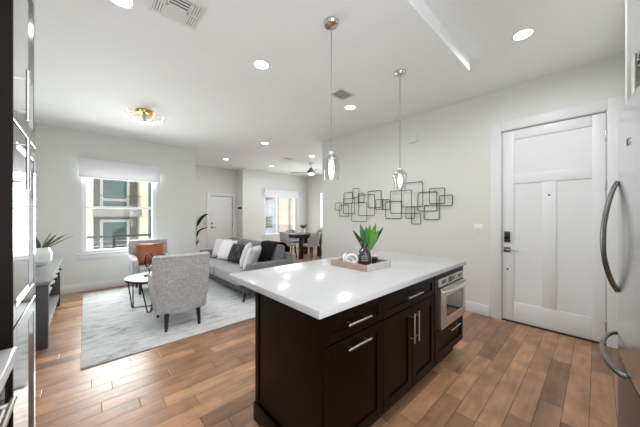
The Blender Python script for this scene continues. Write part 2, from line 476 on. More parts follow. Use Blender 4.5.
# far wall with closet door opening
D2 = (3.117, 3.922, 2.03)
bm = BM()
box(bm, (WX1 - T, FY, 0), (D2[0], FY + T, ZH)); box(bm, (D2[1], FY, 0), (JX + T, FY + T, ZH)); box(bm, (D2[0], FY, D2[2]), (D2[1], FY + T, ZH))
struct('wall_far', bm, M['wall'], smooth=0)
struct('wall_jog', boxm((JX, DY + T, 0), (JX + T, FY, ZH)), M['wall'])
W2 = (4.95, 6.47, .60, 2.2)
bm = BM()
box(bm, (JX, DY, 0), (W2[0], DY + T, ZH)); box(bm, (W2[1], DY, 0), (EX + T, DY + T, ZH))
box(bm, (W2[0], DY, 0), (W2[1], DY + T, W2[2])); box(bm, (W2[0], DY, W2[3]), (W2[1], DY + T, ZH))
struct('wall_dining', bm, M['wall'], smooth=0)
W3 = (5.2, 7.72, .85, 2.3)
bm = BM()
box(bm, (EX, AY1, 0), (EX + T, W3[0], ZH)); box(bm, (EX, W3[1], 0), (EX + T, DY, ZH))
box(bm, (EX, W3[0], 0), (EX + T, W3[1], W3[2])); box(bm, (EX, W3[0], W3[3]), (EX + T, W3[1], ZH))
struct('wall_dining_end', bm, M['wall'], smooth=0)
struct('wall_dining_return', boxm((AX + T, AY1 - T, 0), (EX + T, AY1, ZH)), M['wall'])
# entry wall with the door opening
D1 = (-.072, .852, 2.458)
bm = BM()
box(bm, (AX, D1[1], 0), (AX + T, AY1, ZH)); box(bm, (AX, AY0 - T, 0), (AX + T, D1[0], ZH)); box(bm, (AX, D1[0], D1[2]), (AX + T, D1[1], ZH))
struct('wall_entry', bm, M['wall'], smooth=0)
struct('wall_fridge', boxm((2.46, AY0 - T, 0), (AX, AY0, ZH)), M['wall'])
struct('wall_alcove', boxm((1.2, -.95, 0), (2.46, -.8505, ZH)), M['wall'])
struct('wall_alcove_side', boxm((2.32, -.85, 0), (2.46, -.118, ZH)), M['wall'])

# baseboards
def skirting(name, a, b): struct(name, boxm(a, b, .004), M['trim'])
skirting('baseboard_entry', (AX - .016, .977, 0), (AX, AY1, .14))
skirting('baseboard_fridge', (2.46, AY0, 0), (AX - .016, AY0 + .016, .14))
skirting('baseboard_window', (LX, WY - .016, 0), (WX1, WY, .14))
skirting('baseboard_left', (LX, 1.95, 0), (LX + .016, WY - .016, .14))
skirting('baseboard_passage', (WX1, WY, 0), (WX1 + .016, FY, .14))
skirting('baseboard_far', (WX1 + .016, FY - .016, 0), (D2[0] - .11, FY, .14))
skirting('baseboard_dining', (JX, DY - .016, 0), (EX, DY, .14))
skirting('baseboard_dining_end', (EX - .016, AY1, 0), (EX, DY - .016, .14))

# ---- entry door (structure) : three panel slab
def casing(name, y0, y1, z1, w):
    bm = BM()
    for a, b in (((AX - .02, y1, 0), (AX, y1 + w, z1 + w)), ((AX - .02, y0 - w, 0), (AX, y0, z1 + w)), ((AX - .02, y0, z1), (AX, y1, z1 + w))): box(bm, a, b, .003)
    return struct(name, bm, M['trim'])
casing('trim_1', D1[0], D1[1], D1[2], .118)
dx0 = AX + .0585
bm = BM()   # jamb and stops
for a, b in (((AX, D1[1] - .006, 0), (AX + T, D1[1], D1[2])), ((AX, D1[0], 0), (AX + T, D1[0] + .006, D1[2])), ((AX, D1[0] + .006, D1[2] - .006), (AX + T, D1[1] - .006, D1[2]))): box(bm, a, b)
for a, b in (((dx0, D1[1] - .03, 0), (AX + T - .002, D1[1] - .006, D1[2] - .006)), ((dx0, D1[0] + .006, 0), (AX + T - .002, D1[0] + .03, D1[2] - .006)), ((dx0, D1[0] + .03, D1[2] - .03), (AX + T - .002, D1[1] - .03, D1[2] - .006))): box(bm, a, b)
struct('trim_2', bm, M['trim'])
dx = AX + .012
dr = boxm((dx + .012, D1[0] + .01, .018), (dx + .045, D1[1] - .01, D1[2] - .012))
y0, y1 = D1[0] + .01, D1[1] - .01
for a, b in (((y0, .018), (.038, D1[2] - .012)), ((.72, .018), (y1, D1[2] - .012)), ((.038, .018), (.72, .257)), ((.038, 2.328), (.72, D1[2] - .012)),
             ((.038, 1.765), (.72, 1.885)), ((.323, .257), (.446, 1.765))):
    box(dr, (dx, a[0], a[1]), (dx + .014, b[0], b[1]), .004)
door = struct('door_1', dr, M['door'])
struct('trim_3', boxm((AX - .002, D1[0] + .006, .0), (AX + .09, D1[1] - .006, .014), .003), M['plastic_dark'])
bm = boxm((dx - .02, .755, 1.015), (dx, .82, 1.155), .006)
kp = obj('keypad_lock', bm, M['plastic_dark'], door); kp['label'] = 'black keypad deadbolt'
obj('keypad_screen', boxm((dx - .022, .765, 1.06), (dx - .0195, .81, 1.14), .002), M['oven_glass'], kp)
bm = boxm((dx - .012, .75, .89), (dx, .825, .955), .004)
cyl(bm, (dx - .05, .787, .922), (dx - .01, .787, .922), .011)
lv = obj('lever_handle', bm, M['dark_steel'], door)
obj('lever', tube(BM(), smooth_path([(dx - .048, .795, .922), (dx - .05, .75, .922), (dx - .05, .66, .918)]), .008), M['nickel'], lv)
bm = cyl(BM(), (dx - .004, .383, 1.603), (dx + .002, .383, 1.603), .011); obj('peephole', bm, M['dark_steel'], door)
bm = cyl(BM(), (dx - .006, .785, .67), (dx + .002, .785, .67), .012); obj('viewer_cap', bm, M['dark_steel'], door)
for z in (2.2, 1.68, .19):
    bm = boxm((dx - .004, D1[0] - .004, z - .055), (dx + .006, D1[0] + .016, z + .055), .002)
    cyl(bm, (dx - .012, D1[0] + .004, z - .055), (dx - .012, D1[0] + .004, z + .055), .007, n=10)
    obj('hinge', bm, M['nickel'], door)

# ---- closet door on the far wall
bm = BM()
for a, b in (((D2[0] - .1, FY - .018, 0), (D2[0], FY, D2[2] + .1)), ((D2[1], FY - .018, 0), (D2[1] + .1, FY, D2[2] + .1)), ((D2[0], FY - .018, D2[2]), (D2[1], FY, D2[2] + .1))): box(bm, a, b, .003)
struct('trim_4', bm, M['trim'])
bm = boxm((D2[0] + .012, FY + .014, .012), (D2[1] - .012, FY + .05, D2[2] - .014), .002)
door2 = struct('door_2', bm, M['door'])
struct('trim_5', boxm((D2[0], FY + .07, 0), (D2[1], FY + .09, D2[2])), M['plastic_dark'])
bm = cyl(BM(), (3.19, FY - .004, .95), (3.19, FY + .02, .95), .03)
tube(bm, [(3.19, FY - .04, .95), (3.3, FY - .04, .95)], .009); cyl(bm, (3.19, FY - .045, .95), (3.19, FY, .95), .01)
obj('door_handle', bm, M['dark_steel'], door2)
obj('deadbolt', cyl(BM(), (3.19, FY - .014, 1.09), (3.19, FY + .016, 1.09), .03), M['dark_steel'], door2)
for z in (1.75, 1.02, .25): obj('hinge', boxm((D2[1] - .022, FY + .006, z - .05), (D2[1] - .006, FY + .016, z + .05), .001), M['dark_steel'], door2)

# ---- windows
def window(name, x0, x1, z0, z1, y, rail_z=None, mull_x=None):
    w = .075; bm = BM()
    for a, b in (((x0, y + .03, z0), (x0 + w, y + .11, z1)), ((x1 - w, y + .03, z0), (x1, y + .11, z1)),
                 ((x0 + w, y + .03, z0), (x1 - w, y + .11, z0 + .05)), ((x0 + w, y + .03, z1 - .05), (x1 - w, y + .11, z1))): box(bm, a, b, .004)
    o = struct(name, bm, M['vinyl'])
    if rail_z: obj('meeting_rail', boxm((x0 + w, y + .045, rail_z - .02), (x1 - w, y + .085, rail_z + .02), .004), M['vinyl'], o)
    if mull_x: obj('mullion', boxm((mull_x - .022, y + .045, z0 + .05), (mull_x + .022, y + .085, z1 - .05), .004), M['vinyl'], o)
    obj('pane', boxm((x0 + w, y + .062, z0 + .05), (x1 - w, y + .066, z1 - .05)), M['pane'], o)
    bm = boxm((x0 - .06, y - .03, z0 - .03), (x1 + .06, y + .03, z0), .004); box(bm, (x0 - .045, y - .014, z0 - .11), (x1 + .045, y, z0 - .03), .003)
    obj('window_sill', bm, M['trim'], o)
    return o
window('window_1', *W1, WY, rail_z=1.51)
window('window_2', *W2, DY, mull_x=5.545)
bm = BM(); x = EX
for a, b in (((x + .03, W3[0], W3[2]), (x + .1, W3[0] + .06, W3[3])), ((x + .03, W3[1] - .06, W3[2]), (x + .1, W3[1], W3[3])),
             ((x + .03, W3[0] + .06, W3[2]), (x + .1, W3[1] - .06, W3[2] + .05)), ((x + .03, W3[0] + .06, W3[3] - .05), (x + .1, W3[1] - .06, W3[3]))): box(bm, a, b, .004)
w3 = struct('window_3', bm, M['vinyl'])
for z in (2.03, 1.69, 1.28): obj('muntin', boxm((x + .05, W3[0] + .06, z - .014), (x + .075, W3[1] - .06, z + .014)), M['vinyl'], w3)
obj('pane', boxm((x + .06, W3[0] + .06, W3[2] + .05), (x + .064, W3[1] - .06, W3[3] - .05)), M['pane'], w3)

def roller(x0, x1, z0, z1, y, label):
    r = thing('roller_shade', label, 'window shade', ((x0 + x1) / 2, y - .04, z0))
    obj('fascia', boxm((x0, y - .085, z1 - .012), (x1, y, z1), .003), M['trim'], r)
    bm = BM(); box(bm, (x0 + .01, y - .075, z0 + .02), (x1 - .01, y - .068, z1 - .012)); cyl(bm, (x0 + .012, y - .04, z1 - .05), (x1 - .012, y - .04, z1 - .05), .026)
    obj('fabric', bm, M['shade'], r)
    obj('hem_bar', boxm((x0 + .005, y - .082, z0), (x1 - .005, y - .062, z0 + .022), .004), M['trim'], r)
roller(-.09, 1.15, 2.04, 2.385, WY, 'white roller shade pulled up above the living room window behind the leather pillow')
roller(4.93, 6.52, 2.04, 2.36, DY, 'white roller shade pulled up above the far dining area window')

# ------------------------------------------------------------------ outdoors
FYB = 12.0
r = thing('apartment_building', 'cream apartment building with grey balconies across from the living room window', 'building', (.9, FYB, -4))
obj('wall', boxm((-5, FYB + .6, -4), (4.0, FYB + 2, 9)), M['facade'], r)
for x0, x1 in ((-5, .21), (1.55, 1.83), (2.1, 4.0)): obj('pier', boxm((x0, FYB, -4), (x1, FYB + .6, 9)), M['facade'], r)
obj('siding_strip', boxm((1.83, FYB + .1, -4), (2.1, FYB + .6, 9)), M['facade_blue'], r)
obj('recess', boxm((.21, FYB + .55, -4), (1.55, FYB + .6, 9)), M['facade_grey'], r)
for zf in (-.85, 1.6, 4.05):
    obj('balcony_slab', boxm((.19, FYB - .5, zf - .28), (1.56, FYB + .6, zf), .01), M['facade_slab'], r)
    f = BM()
    for a, b in (((.40, FYB + .5, zf), (.49, FYB + .56, zf + 2.05)), ((1.2, FYB + .5, zf), (1.29, FYB + .56, zf + 2.05)), ((.49, FYB + .5, zf + 1.95), (1.2, FYB + .56, zf + 2.05)), ((.49, FYB + .5, zf + .3), (1.2, FYB + .56, zf + .4))): box(f, a, b)
    f = obj('window', f, M['frame_white'], r)
    obj('glass', boxm((.49, FYB + .52, zf + .05), (1.2, FYB + .55, zf + 1.95)), M['teal'], f)
    g = BM()
    box(g, (.2, FYB - .49, zf + .44), (1.55, FYB - .46, zf + .47)); box(g, (.2, FYB - .49, zf + .05), (1.55, FYB - .46, zf + .07))
    for i in range(28): box(g, (.21 + i * .0485, FYB - .483, zf + .07), (.218 + i * .0485, FYB - .472, zf + .44))
    obj('railing', g, M['rail_grey'], r)
r = thing('side_building', 'beige and pale grey building seen through the dining area window', 'building', (7.2, 11.6, -4))
obj('grey_wall', boxm((4.2, 11.8, -4), (7.62, 13, 8)), M['facade_pale'], r)
obj('beige_wall', boxm((7.62, 11.5, -4), (9.6, 13, 8)), M['facade_beige'], r)
obj('corner_trim', boxm((8.25, 11.45, -4), (8.36, 11.5, 8)), M['facade_slab'], r)
obj('lamp_box', boxm((6.92, 11.7, 2.18), (7.32, 11.8, 2.3), .01), M['facade_grey'], r)
g = BM()
for k in range(4): box(g, (6.90, 11.76, .70 + k * .16), (7.36, 11.8, .81 + k * .16))
obj('louvre', g, M['facade_grey'], r)
r = thing('balcony_railing', 'black metal balcony railing just outside the living room window', 'railing', (.5, 7.2, -.1))
obj('top_rail', boxm((-1.0, 7.17, .88), (2.1, 7.22, .925), .005), M['black_metal'], r)
for px in (-.6, .465, 1.6): obj('post', boxm((px - .025, 7.175, -.1), (px + .025, 7.215, .88), .004), M['black_metal'], r)
g = BM()
for z in (.25, .4, .55, .70, .80): cyl(g, (-1, 7.195, z), (2.1, 7.195, z), .004, n=6)
obj('cable', g, M['nickel'], r)
tag(struct('floor_balcony', boxm((-1.2, WY + T, -.2), (2.3, 7.3, -.1)), M['concrete']), kind='structure')

# ------------------------------------------------------------------ kitchen island
def handle(parent, p0, p1, out, name='handle', r=.006, inset=.03, m='nickel', off=.035):
    """bar pull between p0 and p1 standing off a surface along 'out'"""
    p0, p1, o = Vector(p0), Vector(p1), Vector(out).normalized(); d = (p1 - p0).normalized()
    bm = cyl(BM(), p0 + o * off, p1 + o * off, r, n=12)
    for q in (p0 + d * inset, p1 - d * inset): cyl(bm, q - o * .001, q + o * off, r * .8, n=10)
    return obj(name, bm, M[m], parent)

def shaker_y(x0, x1, z0, z1, yf, t=.02, rail=.06):          # faces -Y, front at yf
    bm = boxm((x0 + .01, yf + .009, z0 + .01), (x1 - .01, yf + t, z1 - .01))
    for a, b in (((x0, z0), (x0 + rail, z1)), ((x1 - rail, z0), (x1, z1)), ((x0 + rail, z0), (x1 - rail, z0 + rail)), ((x0 + rail, z1 - rail), (x1 - rail, z1))):
        box(bm, (a[0], yf, a[1]), (b[0], yf + t, b[1]), .0018, 1)
    return bm

def shaker_x(y0, y1, z0, z1, xf, t=.02, rail=.06, s=1):     # faces +X (s=1) or -X
    bm = boxm((xf - s * .009, y0 + .01, z0 + .01), (xf - s * t, y1 - .01, z1 - .01))
    for a, b in (((y0, z0), (y0 + rail, z1)), ((y1 - rail, z0), (y1, z1)), ((y0 + rail, z0), (y1 - rail, z0 + rail)), ((y0 + rail, z1 - rail), (y1 - rail, z1))):
        box(bm, (xf - s * t, a[0], a[1]), (xf, b[0], b[1]), .0018, 1)
    return bm

IF, IB = .915, 1.54      # front face of the doors, back of the carcasses
ct = solo('island_countertop', boxm((.809, .884, .873), (2.793, 1.917, .914), .003), M['quartz'], 'white quartz countertop with overhang on the dark kitchen island', 'countertop')

c1 = thing('base_cabinet', 'dark island cabinet at the near left end with drawer over pull-out door', 'cabinet', (1.12, 1.23, 0))
bm = boxm((.862, IF + .02, .1), (1.384, IB, .872)); obj('body', bm, M['espresso'], c1)
obj('toe_kick', boxm((.862, IF + .075, 0), (1.384, IB - .02, .1)), M['toe'], c1)
bm = boxm((.845, IF, .0), (.862, IB + .012, .872), .0015, 1); box(bm, (.838, IF - .004, .118), (.845, IF + .03, .872), .001, 1); box(bm, (.838, IB - .03, .118), (.845, IB + .012, .872), .001, 1)
obj('end_panel', bm, M['espresso'], c1)
obj('plinth', boxm((.828, IF - .006, 0), (.846, IB + .02, .118), .004), M['espresso'], c1)
d = obj('drawer', shaker_y(.866, 1.382, .706, .862, IF, rail=.045), M['espresso'], c1); handle(d, (1.015, IF, .785), (1.215, IF, .785), (0, -1, 0))
d = obj('door', shaker_y(.866, 1.382, .115, .698, IF), M['espresso'], c1); handle(d, (1.015, IF, .655), (1.215, IF, .655), (0, -1, 0))

c2 = thing('base_cabinet', 'dark island cabinet in the middle with one drawer above two doors', 'cabinet', (1.76, 1.23, 0))
obj('body', boxm((1.385, IF + .02, .1), (2.143, IB, .872)), M['espresso'], c2)
obj('toe_kick', boxm((1.385, IF + .075, 0), (2.143, IB - .02, .1)), M['toe'], c2)
d = obj('drawer', shaker_y(1.388, 2.135, .706, .862, IF, rail=.045), M['espresso'], c2); handle(d, (1.64, IF, .79), (1.86, IF, .79), (0, -1, 0))
d = obj('door', shaker_y(1.388, 1.759, .115, .698, IF), M['espresso'], c2); handle(d, (1.728, IF, .45), (1.728, IF, .665), (0, -1, 0))
d = obj('door', shaker_y(1.764, 2.135, .115, .698, IF), M['espresso'], c2); handle(d, (1.793, IF, .45), (1.793, IF, .665), (0, -1, 0))

c3 = thing('base_cabinet', 'dark island cabinet at the far right end holding the built-in oven over a drawer', 'cabinet', (2.47, 1.23, 0))
bm = BM()
box(bm, (2.144, IF + .02, .1), (2.17, IB, .872)); box(bm, (2.77, IF + .02, .1), (2.8, IB, .872)); box(bm, (2.17, IF + .02, .36), (2.77, IB, .385))
box(bm, (2.17, IF + .02, .1), (2.77, IB, .12)); box(bm, (2.17, IB - .02, .12), (2.77, IB, .872)); box(bm, (2.144, IF, .826), (2.8, IF + .03, .872))
box(bm, (2.144, IF, .395), (2.19, IF + .03, .826)); box(bm, (2.78, IF, .395), (2.8, IF + .03, .826))
obj('body', bm, M['espresso'], c3)
obj('toe_kick', boxm((2.144, IF + .075, 0), (2.74, IB - .02, .1)), M['toe'], c3)
d = obj('drawer', shaker_y(2.15, 2.795, .13, .385, IF), M['espresso'], c3); handle(d, (2.40, IF, .335), (2.63, IF, .335), (0, -1, 0))

ov = thing('built_in_oven', 'stainless built-in microwave oven in the far end of the island', 'oven', (2.48, 1.1, .39))
obj('body', boxm((2.196, IF + .015, .392), (2.772, 1.4, .82)), M['plastic_dark'], ov)
cp = obj('control_panel', boxm((2.193, IF - .012, .752), (2.776, IF + .015, .822), .003), M['steel'], ov)
obj('display', boxm((2.40, IF - .0145, .764), (2.60, IF - .011, .812), .001), M['oven_glass'], cp)
for x in (2.30, 2.68): obj('button_strip', boxm((x - .045, IF - .0145, .772), (x + .045, IF - .0115, .804), .001), M['dark_steel'], cp)
bm = BM(); od = (2.193, 2.776, .395, .742)
for a, b in (((2.193, .395), (2.31, .742)), ((2.72, .395), (2.776, .742)), ((2.31, .395), (2.72, .47)), ((2.31, .66), (2.72, .742))): box(bm, (a[0], IF - .03, a[1]), (b[0], IF + .012, b[1]), .002, 1)
dd = obj('oven_door', bm, M['steel'], ov)
obj('window', boxm((2.305, IF - .024, .465), (2.725, IF - .004, .665)), M['oven_glass'], dd)
bm = tube(BM(), smooth_path([(2.21, IF - .03, .715), (2.225, IF - .05, .715), (2.35, IF - .068, .715), (2.485, IF - .074, .715), (2.62, IF - .068, .715), (2.745, IF - .05, .715), (2.76, IF - .03, .715)]), .012, 10)
obj('handle', bm, M['steel'], dd)

# ---- tray and what stands in it
tz = .9142
t = thing('serving_tray', 'square whitewashed wood tray on the island countertop', 'tray', (1.82, 1.445, tz))
obj('base', boxm((1.655, 1.254, tz), (1.985, 1.63, tz + .012)), M['tray_in'], t)
obj('side', boxm((1.643, 1.242, tz), (1.655, 1.642, tz + .05), .001, 1), M['tray_brown'], t)['label'] = 'tan wood side facing the window'
obj('side', boxm((1.985, 1.242, tz), (1.997, 1.642, tz + .05), .001, 1), M['tray_brown'], t)
obj('side', boxm((1.655, 1.242, tz), (1.985, 1.254, tz + .05), .001, 1), M['tray_grey'], t)
obj('side', boxm((1.655, 1.63, tz), (1.985, 1.642, tz + .05), .001, 1), M['tray_grey'], t)
tb = tz + .0125
jx, jy = 1.825, 1.40
jr = thing('glazed_jar', 'black glazed bottle jar with grey band in the middle of the island tray', 'jar', (jx, jy, tb))
jar = obj('vessel', lathe(BM(), [(0, 0), (.046, 0), (.056, .012), (.06, .04), (.06, .095), (.052, .125), (.034, .142), (.030, .160), (.038, .166), (.038, .192), (.032, .198), (.0, .198)], (jx, jy, tb)), M['jar'], jr)
bm = BM()
for i in range(14):
    a0 = 3.35 + 1.0 * i / 14; a1 = 3.35 + 1.0 * (i + .8) / 14
    for z0 in (.04, .058, .076):
        p = [(jx + rr * math.cos(a), jy + rr * math.sin(a), tb + z) for z in (z0, z0 + .013) for rr in (.059, .0625) for a in (a0, a1)]
        vs = [bm.verts.new(q) for q in p]
        for f in ((0, 1, 3, 2), (4, 6, 7, 5), (0, 4, 5, 1), (2, 3, 7, 6), (0, 2, 6, 4), (1, 5, 7, 3)): bm.faces.new([vs[i_] for i_ in f])
obj('embossed_band', bm, M['jar_label'], jar)
qx, qy = 1.944, 1.45
pv = thing('potted_succulent', 'spiky green succulent in a white pot behind the black jar on the tray', 'plant', (qx, qy, tb))
obj('pot', lathe(BM(), [(0, 0), (.032, 0), (.034, .005), (.037, .11), (.033, .11), (.032, .095), (0, .095)], (qx, qy, tb)), M['white_ceramic'], pv)
LV = [(-.95, .15, 1.0, .25, 1, .042), (-.50, .1, 1.35, .275, 0, .06), (-.20, -.35, 1.5, .25, 0, .062), (.18, .1, 1.8, .265, 0, .056), (.58, .1, 1.5, .285, 0, .056), (1.05, .1, 1.2, .275, 1, .042), (.36, -.42, 1.5, .23, 0, .06),
      (-.05, .42, 1.6, .24, 0, .055), (-.3, -.1, 1.9, .22, 0, .055), (.8, -.35, 1.35, .23, 0, .05), (.25, .4, 1.7, .24, 0, .055)]
cr, cf = Vector((.7365, -.6765, 0)), Vector((.6765, .7365, 0))
for u, v, w, ln, dk, wd in LV:
    d = cr * u * .66 + cf * v * .6 + Vector((0, 0, w))
    obj('leaf', leaf_bm((qx + d.x * .01, qy + d.y * .01, tb + .096), d, ln, wd, .05, face=cf, twist=.5 * math.sin(u * 7 + w * 5)), M['leaf_dark' if dk else ('leaf_light' if u > .1 else 'leaf')], pv)
kn = BM()
for c, rx, rz in (((1.735, 1.49, tb + .038), 25, 20), ((1.715, 1.455, tb + .056), 80, -42), ((1.715, 1.52, tb + .052), 80, 20)):
    mt = TR(c, rx, 0, rz)
    tube(kn, [mt @ Vector((.048 * math.cos(a), .036 * math.sin(a), 0)) for a in [2 * PI * i / 24 for i in range(24)]], .0115, 10, closed=True)
solo('knot_ornament', kn, M['white_ceramic'], 'white ceramic chain knot lying at the left of the island tray', 'ornament')
kx, ky = 1.94, 1.372
cd = thing('candle_holder', 'small black candle holder right of the black jar on the island tray', 'candle', (kx, ky, tb))
obj('cup', lathe(BM(), [(0, 0), (.025, 0), (.027, .004), (.027, .062), (.023, .062), (.023, .05), (0, .05)], (kx, ky, tb), 20), M['jar'], cd)
obj('wax', lathe(BM(), [(.0, .0505), (.0225, .0505), (.0225, .075), (.0, .076)], (kx, ky, tb), 18), M['candle'], cd)

# ------------------------------------------------------------------ left cabinets
PX = -.183
p = thing('pantry_cabinet', 'tall glossy dark pantry cabinet at the left with three stacked doors', 'cabinet', (-.48, 1.63, 0))
obj('body', boxm((-.785, 1.366, .1), (PX - .021, 1.907, 2.445), .002, 1), M['espresso'], p)
obj('toe_kick', boxm((-.785, 1.38, 0), (-.28, 1.88, .1)), M['toe'], p)
obj('end_panel', boxm((-.785, 1.351, 0), (PX + .001, 1.3655, 2.445), .0015, 1), M['espresso'], p)
d = obj('door', shaker_x(1.368, 1.905, 1.70, 2.44, PX), M['espresso_gloss'], p); handle(d, (PX, 1.385, 1.705), (PX, 1.385, 1.885), (1, 0, 0), off=.032)
d = obj('door', shaker_x(1.368, 1.905, .975, 1.69, PX), M['espresso_gloss'], p); handle(d, (PX, 1.385, 1.455), (PX, 1.385, 1.645), (1, 0, 0), off=.032)
obj('door', shaker_x(1.368, 1.905, .11, .965, PX), M['espresso_gloss'], p)
solo('wall_counter_slab', boxm((-.785, -.5, .873), (-.171, 1.3505, .914), .003), M['quartz'], 'white quartz countertop at the lower left beside the pantry cabinet', 'countertop')
b = thing('drawer_base_cabinet', 'dark drawer cabinet under the lower left countertop', 'cabinet', (-.48, .98, 0))
obj('body', boxm((-.785, .6, .1), (-.211, 1.35, .872)), M['espresso'], b)
obj('toe_kick', boxm((-.785, .6, 0), (-.28, 1.35, .1)), M['toe'], b)
d = obj('drawer', shaker_x(.603, 1.347, .71, .865, -.19, rail=.045), M['espresso_gloss'], b); handle(d, (-.19, .86, .825), (-.19, 1.165, .825), (1, 0, 0), r=.007)
d = obj('drawer', shaker_x(.603, 1.347, .41, .70, -.19), M['espresso_gloss'], b); handle(d, (-.19, .8, .665), (-.19, 1.235, .665), (1, 0, 0), r=.011, off=.045, m='steel')
d = obj('drawer', shaker_x(.603, 1.347, .11, .40, -.19), M['espresso_gloss'], b)

# ------------------------------------------------------------------ refrigerator
def fr_y(x):
    u = (x - 1.775) / .455
    return -.066 - .030 * u * u
def bowed(x0, x1, z0, z1, th=.06, n=10, bev=.012):
    bm = BM(); rows = []
    for i in range(n + 1):
        x = x0 + (x1 - x0) * i / n; y = fr_y(x)
        rows.append([bm.verts.new(q) for q in ((x, y, z0), (x, y, z1), (x, -.165, z1), (x, -.165, z0))])
    for A, B_ in zip(rows, rows[1:]):
        for k in range(4):
            j = (k + 1) % 4; bm.faces.new((A[k], A[j], B_[j], B_[k]))
    e0 = bm.faces.new(rows[0]); e1 = bm.faces.new(rows[-1][::-1])
    es = [e for e in bm.edges if len(e.link_faces) == 2 and e.calc_face_angle(0) > 1.0]
    bmesh.ops.bevel(bm, geom=es, offset=bev, segments=3, profile=.5, affect='EDGES', clamp_overlap=True)
    return bm
f = thing('refrigerator', 'stainless french door refrigerator with curved handles at the right edge', 'refrigerator', (1.775, -.46, 0))
obj('case', boxm((1.325, -.83, .03), (2.225, -.175, 1.775), .006), M['plastic_dark'], f)
obj('foot_grille', boxm((1.34, -.5, 0), (2.21, -.2, .08)), M['plastic_dark'], f)
dl = obj('door', bowed(1.778, 2.23, .775, 1.79), M['steel_door'], f)
dn = obj('door', bowed(1.32, 1.772, .775, 1.79), M['steel_door'], f)
fz = obj('freezer_drawer', bowed(1.32, 2.23, .09, .765), M['steel_drawer'], f)
def bow(parent, pts, r):
    obj('handle', tube(BM(), smooth_path(pts, 5), r, 12, flat=.75), M['dark_steel'], parent)
for prt, xe, xm in ((dl, 1.80, 1.87), (dn, 1.75, 1.70)):
    bow(prt, [(xe, fr_y(xe) + .004, 1.515), (xe + (xm - xe) * .3, fr_y(xe) + .022, 1.465), (xe + (xm - xe) * .8, fr_y(xm) + .042, 1.36), (xm, fr_y(xm) + .050, 1.25),
              (xe + (xm - xe) * .8, fr_y(xm) + .042, 1.15), (xe + (xm - xe) * .3, fr_y(xe) + .022, 1.065), (xe, fr_y(xe) + .004, 1.025)], .010)
bow(fz, [(1.53, fr_y(1.53) - .004, .745), (1.545, fr_y(1.545) + .016, .745), (1.64, fr_y(1.64) + .041, .745), (1.795, fr_y(1.795) + .051, .745), (1.95, fr_y(1.95) + .041, .745), (2.045, fr_y(2.045) + .02, .745), (2.06, fr_y(2.06) - .004, .745)], .011)
fc = bpy.data.curves.new('logo_curve', 'FONT'); fc.body = 'LG'; fc.size = .04; fc.extrude = .0008; fc.align_x = 'CENTER'
fo = bpy.data.objects.new('logo_source', fc); COL.objects.link(fo); bpy.context.view_layer.update()
lm = bpy.data.meshes.new_from_object(fo.evaluated_get(bpy.context.evaluated_depsgraph_get())); bpy.data.objects.remove(fo)
lm.materials.append(M['plastic_dark'])
lo = bpy.data.objects.new('logo', lm); COL.objects.link(lo); lo.parent = dn
lo.location = Vector((1.50, fr_y(1.50) + .001, 1.625)) - wloc(dn); lo.rotation_euler = (PI / 2, 0, PI - .07)
u = thing('wall_cabinet', 'dark cabinet mounted above the refrigerator at the right edge', 'cabinet', (1.775, -.45, 1.85))
obj('body', boxm((1.32, -.84, 1.85), (2.23, -.166, 2.257), .002, 1), M['espresso'], u)
def shaker_yp(x0, x1, z0, z1, yf, t=.02, rail=.055):
    bm = boxm((x0 + .01, yf - t, z0 + .01), (x1 - .01, yf - .009, z1 - .01))
    for a, b in (((x0, z0), (x0 + rail, z1)), ((x1 - rail, z0), (x1, z1)), ((x0 + rail, z0), (x1 - rail, z0 + rail)), ((x0 + rail, z1 - rail), (x1 - rail, z1))):
        box(bm, (a[0], yf - t, a[1]), (b[0], yf, b[1]), .0018, 1)
    return bm
d = obj('door', shaker_yp(1.778, 2.228, 1.855, 2.252, -.145), M['espresso_gloss'], u); handle(d, (1.81, -.145, 1.88), (1.81, -.145, 2.06), (0, 1, 0))
d = obj('door', shaker_yp(1.322, 1.772, 1.855, 2.252, -.145), M['espresso_gloss'], u); handle(d, (1.74, -.145, 1.88), (1.74, -.145, 2.06), (0, 1, 0))

# ------------------------------------------------------------------ entry wall furnishings
ws = thing('wire_wall_sculpture', 'dark wire wall sculpture of overlapping open squares above the island', 'wall art', (3.99, 2.6, 1.2))
RECT = [(3.827, 3.64, 1.471, 1.625), (3.715, 3.465, 1.347, 1.576), (3.6, 3.371, 1.609, 1.833), (3.583, 3.288, 1.395, 1.704), (3.343, 3.191, 1.723, 1.901), (3.219, 3.076, 1.618, 1.798),
        (3.361, 2.987, 1.241, 1.609), (3.191, 2.819, 1.36, 1.755), (2.98, 2.686, 1.508, 1.82), (2.784, 2.626, 1.469, 1.654), (2.649, 2.496, 1.467, 1.648), (2.592, 2.279, 1.309, 1.604),
        (2.47, 2.076, 1.397, 1.785), (2.266, 1.892, 1.505, 1.907), (1.982, 1.677, 1.433, 1.73), (2.176, 2.023, 1.311, 1.5), (2.084, 1.928, 1.222, 1.397), (1.877, 1.641, 1.298, 1.522),
        (1.779, 1.546, 1.544, 1.777), (1.629, 1.445, 1.51, 1.664)]
for i, (ya, yb, za, zb) in enumerate(RECT):
    w, h = ya - yb, zb - za; xx = 3.965 + .03 * (i % 3) / 2
    bm = tube(BM(), [(xx, (ya + yb) / 2 + a, (za + zb) / 2 + b) for a, b in rounded_rect(w, h, .018, 3)], .0058, 6, closed=True)
    obj('square_frame', bm, M['wire'], ws)
for y, z in ((3.6, 1.7), (2.98, 1.7), (2.266, 1.7), (1.629, 1.6)): obj('mounting_peg', cyl(BM(), (3.968, y, z), (4.0098, y, z), .004, n=8), M['wire'], ws)
sw = thing('light_switch', 'white double light switch plate on the wall left of the entry door', 'light switch', (4.01, 1.107, 1.13))
obj('plate', boxm((4.003, 1.05, 1.13), (4.0099, 1.165, 1.245), .003), M['plate'], sw)
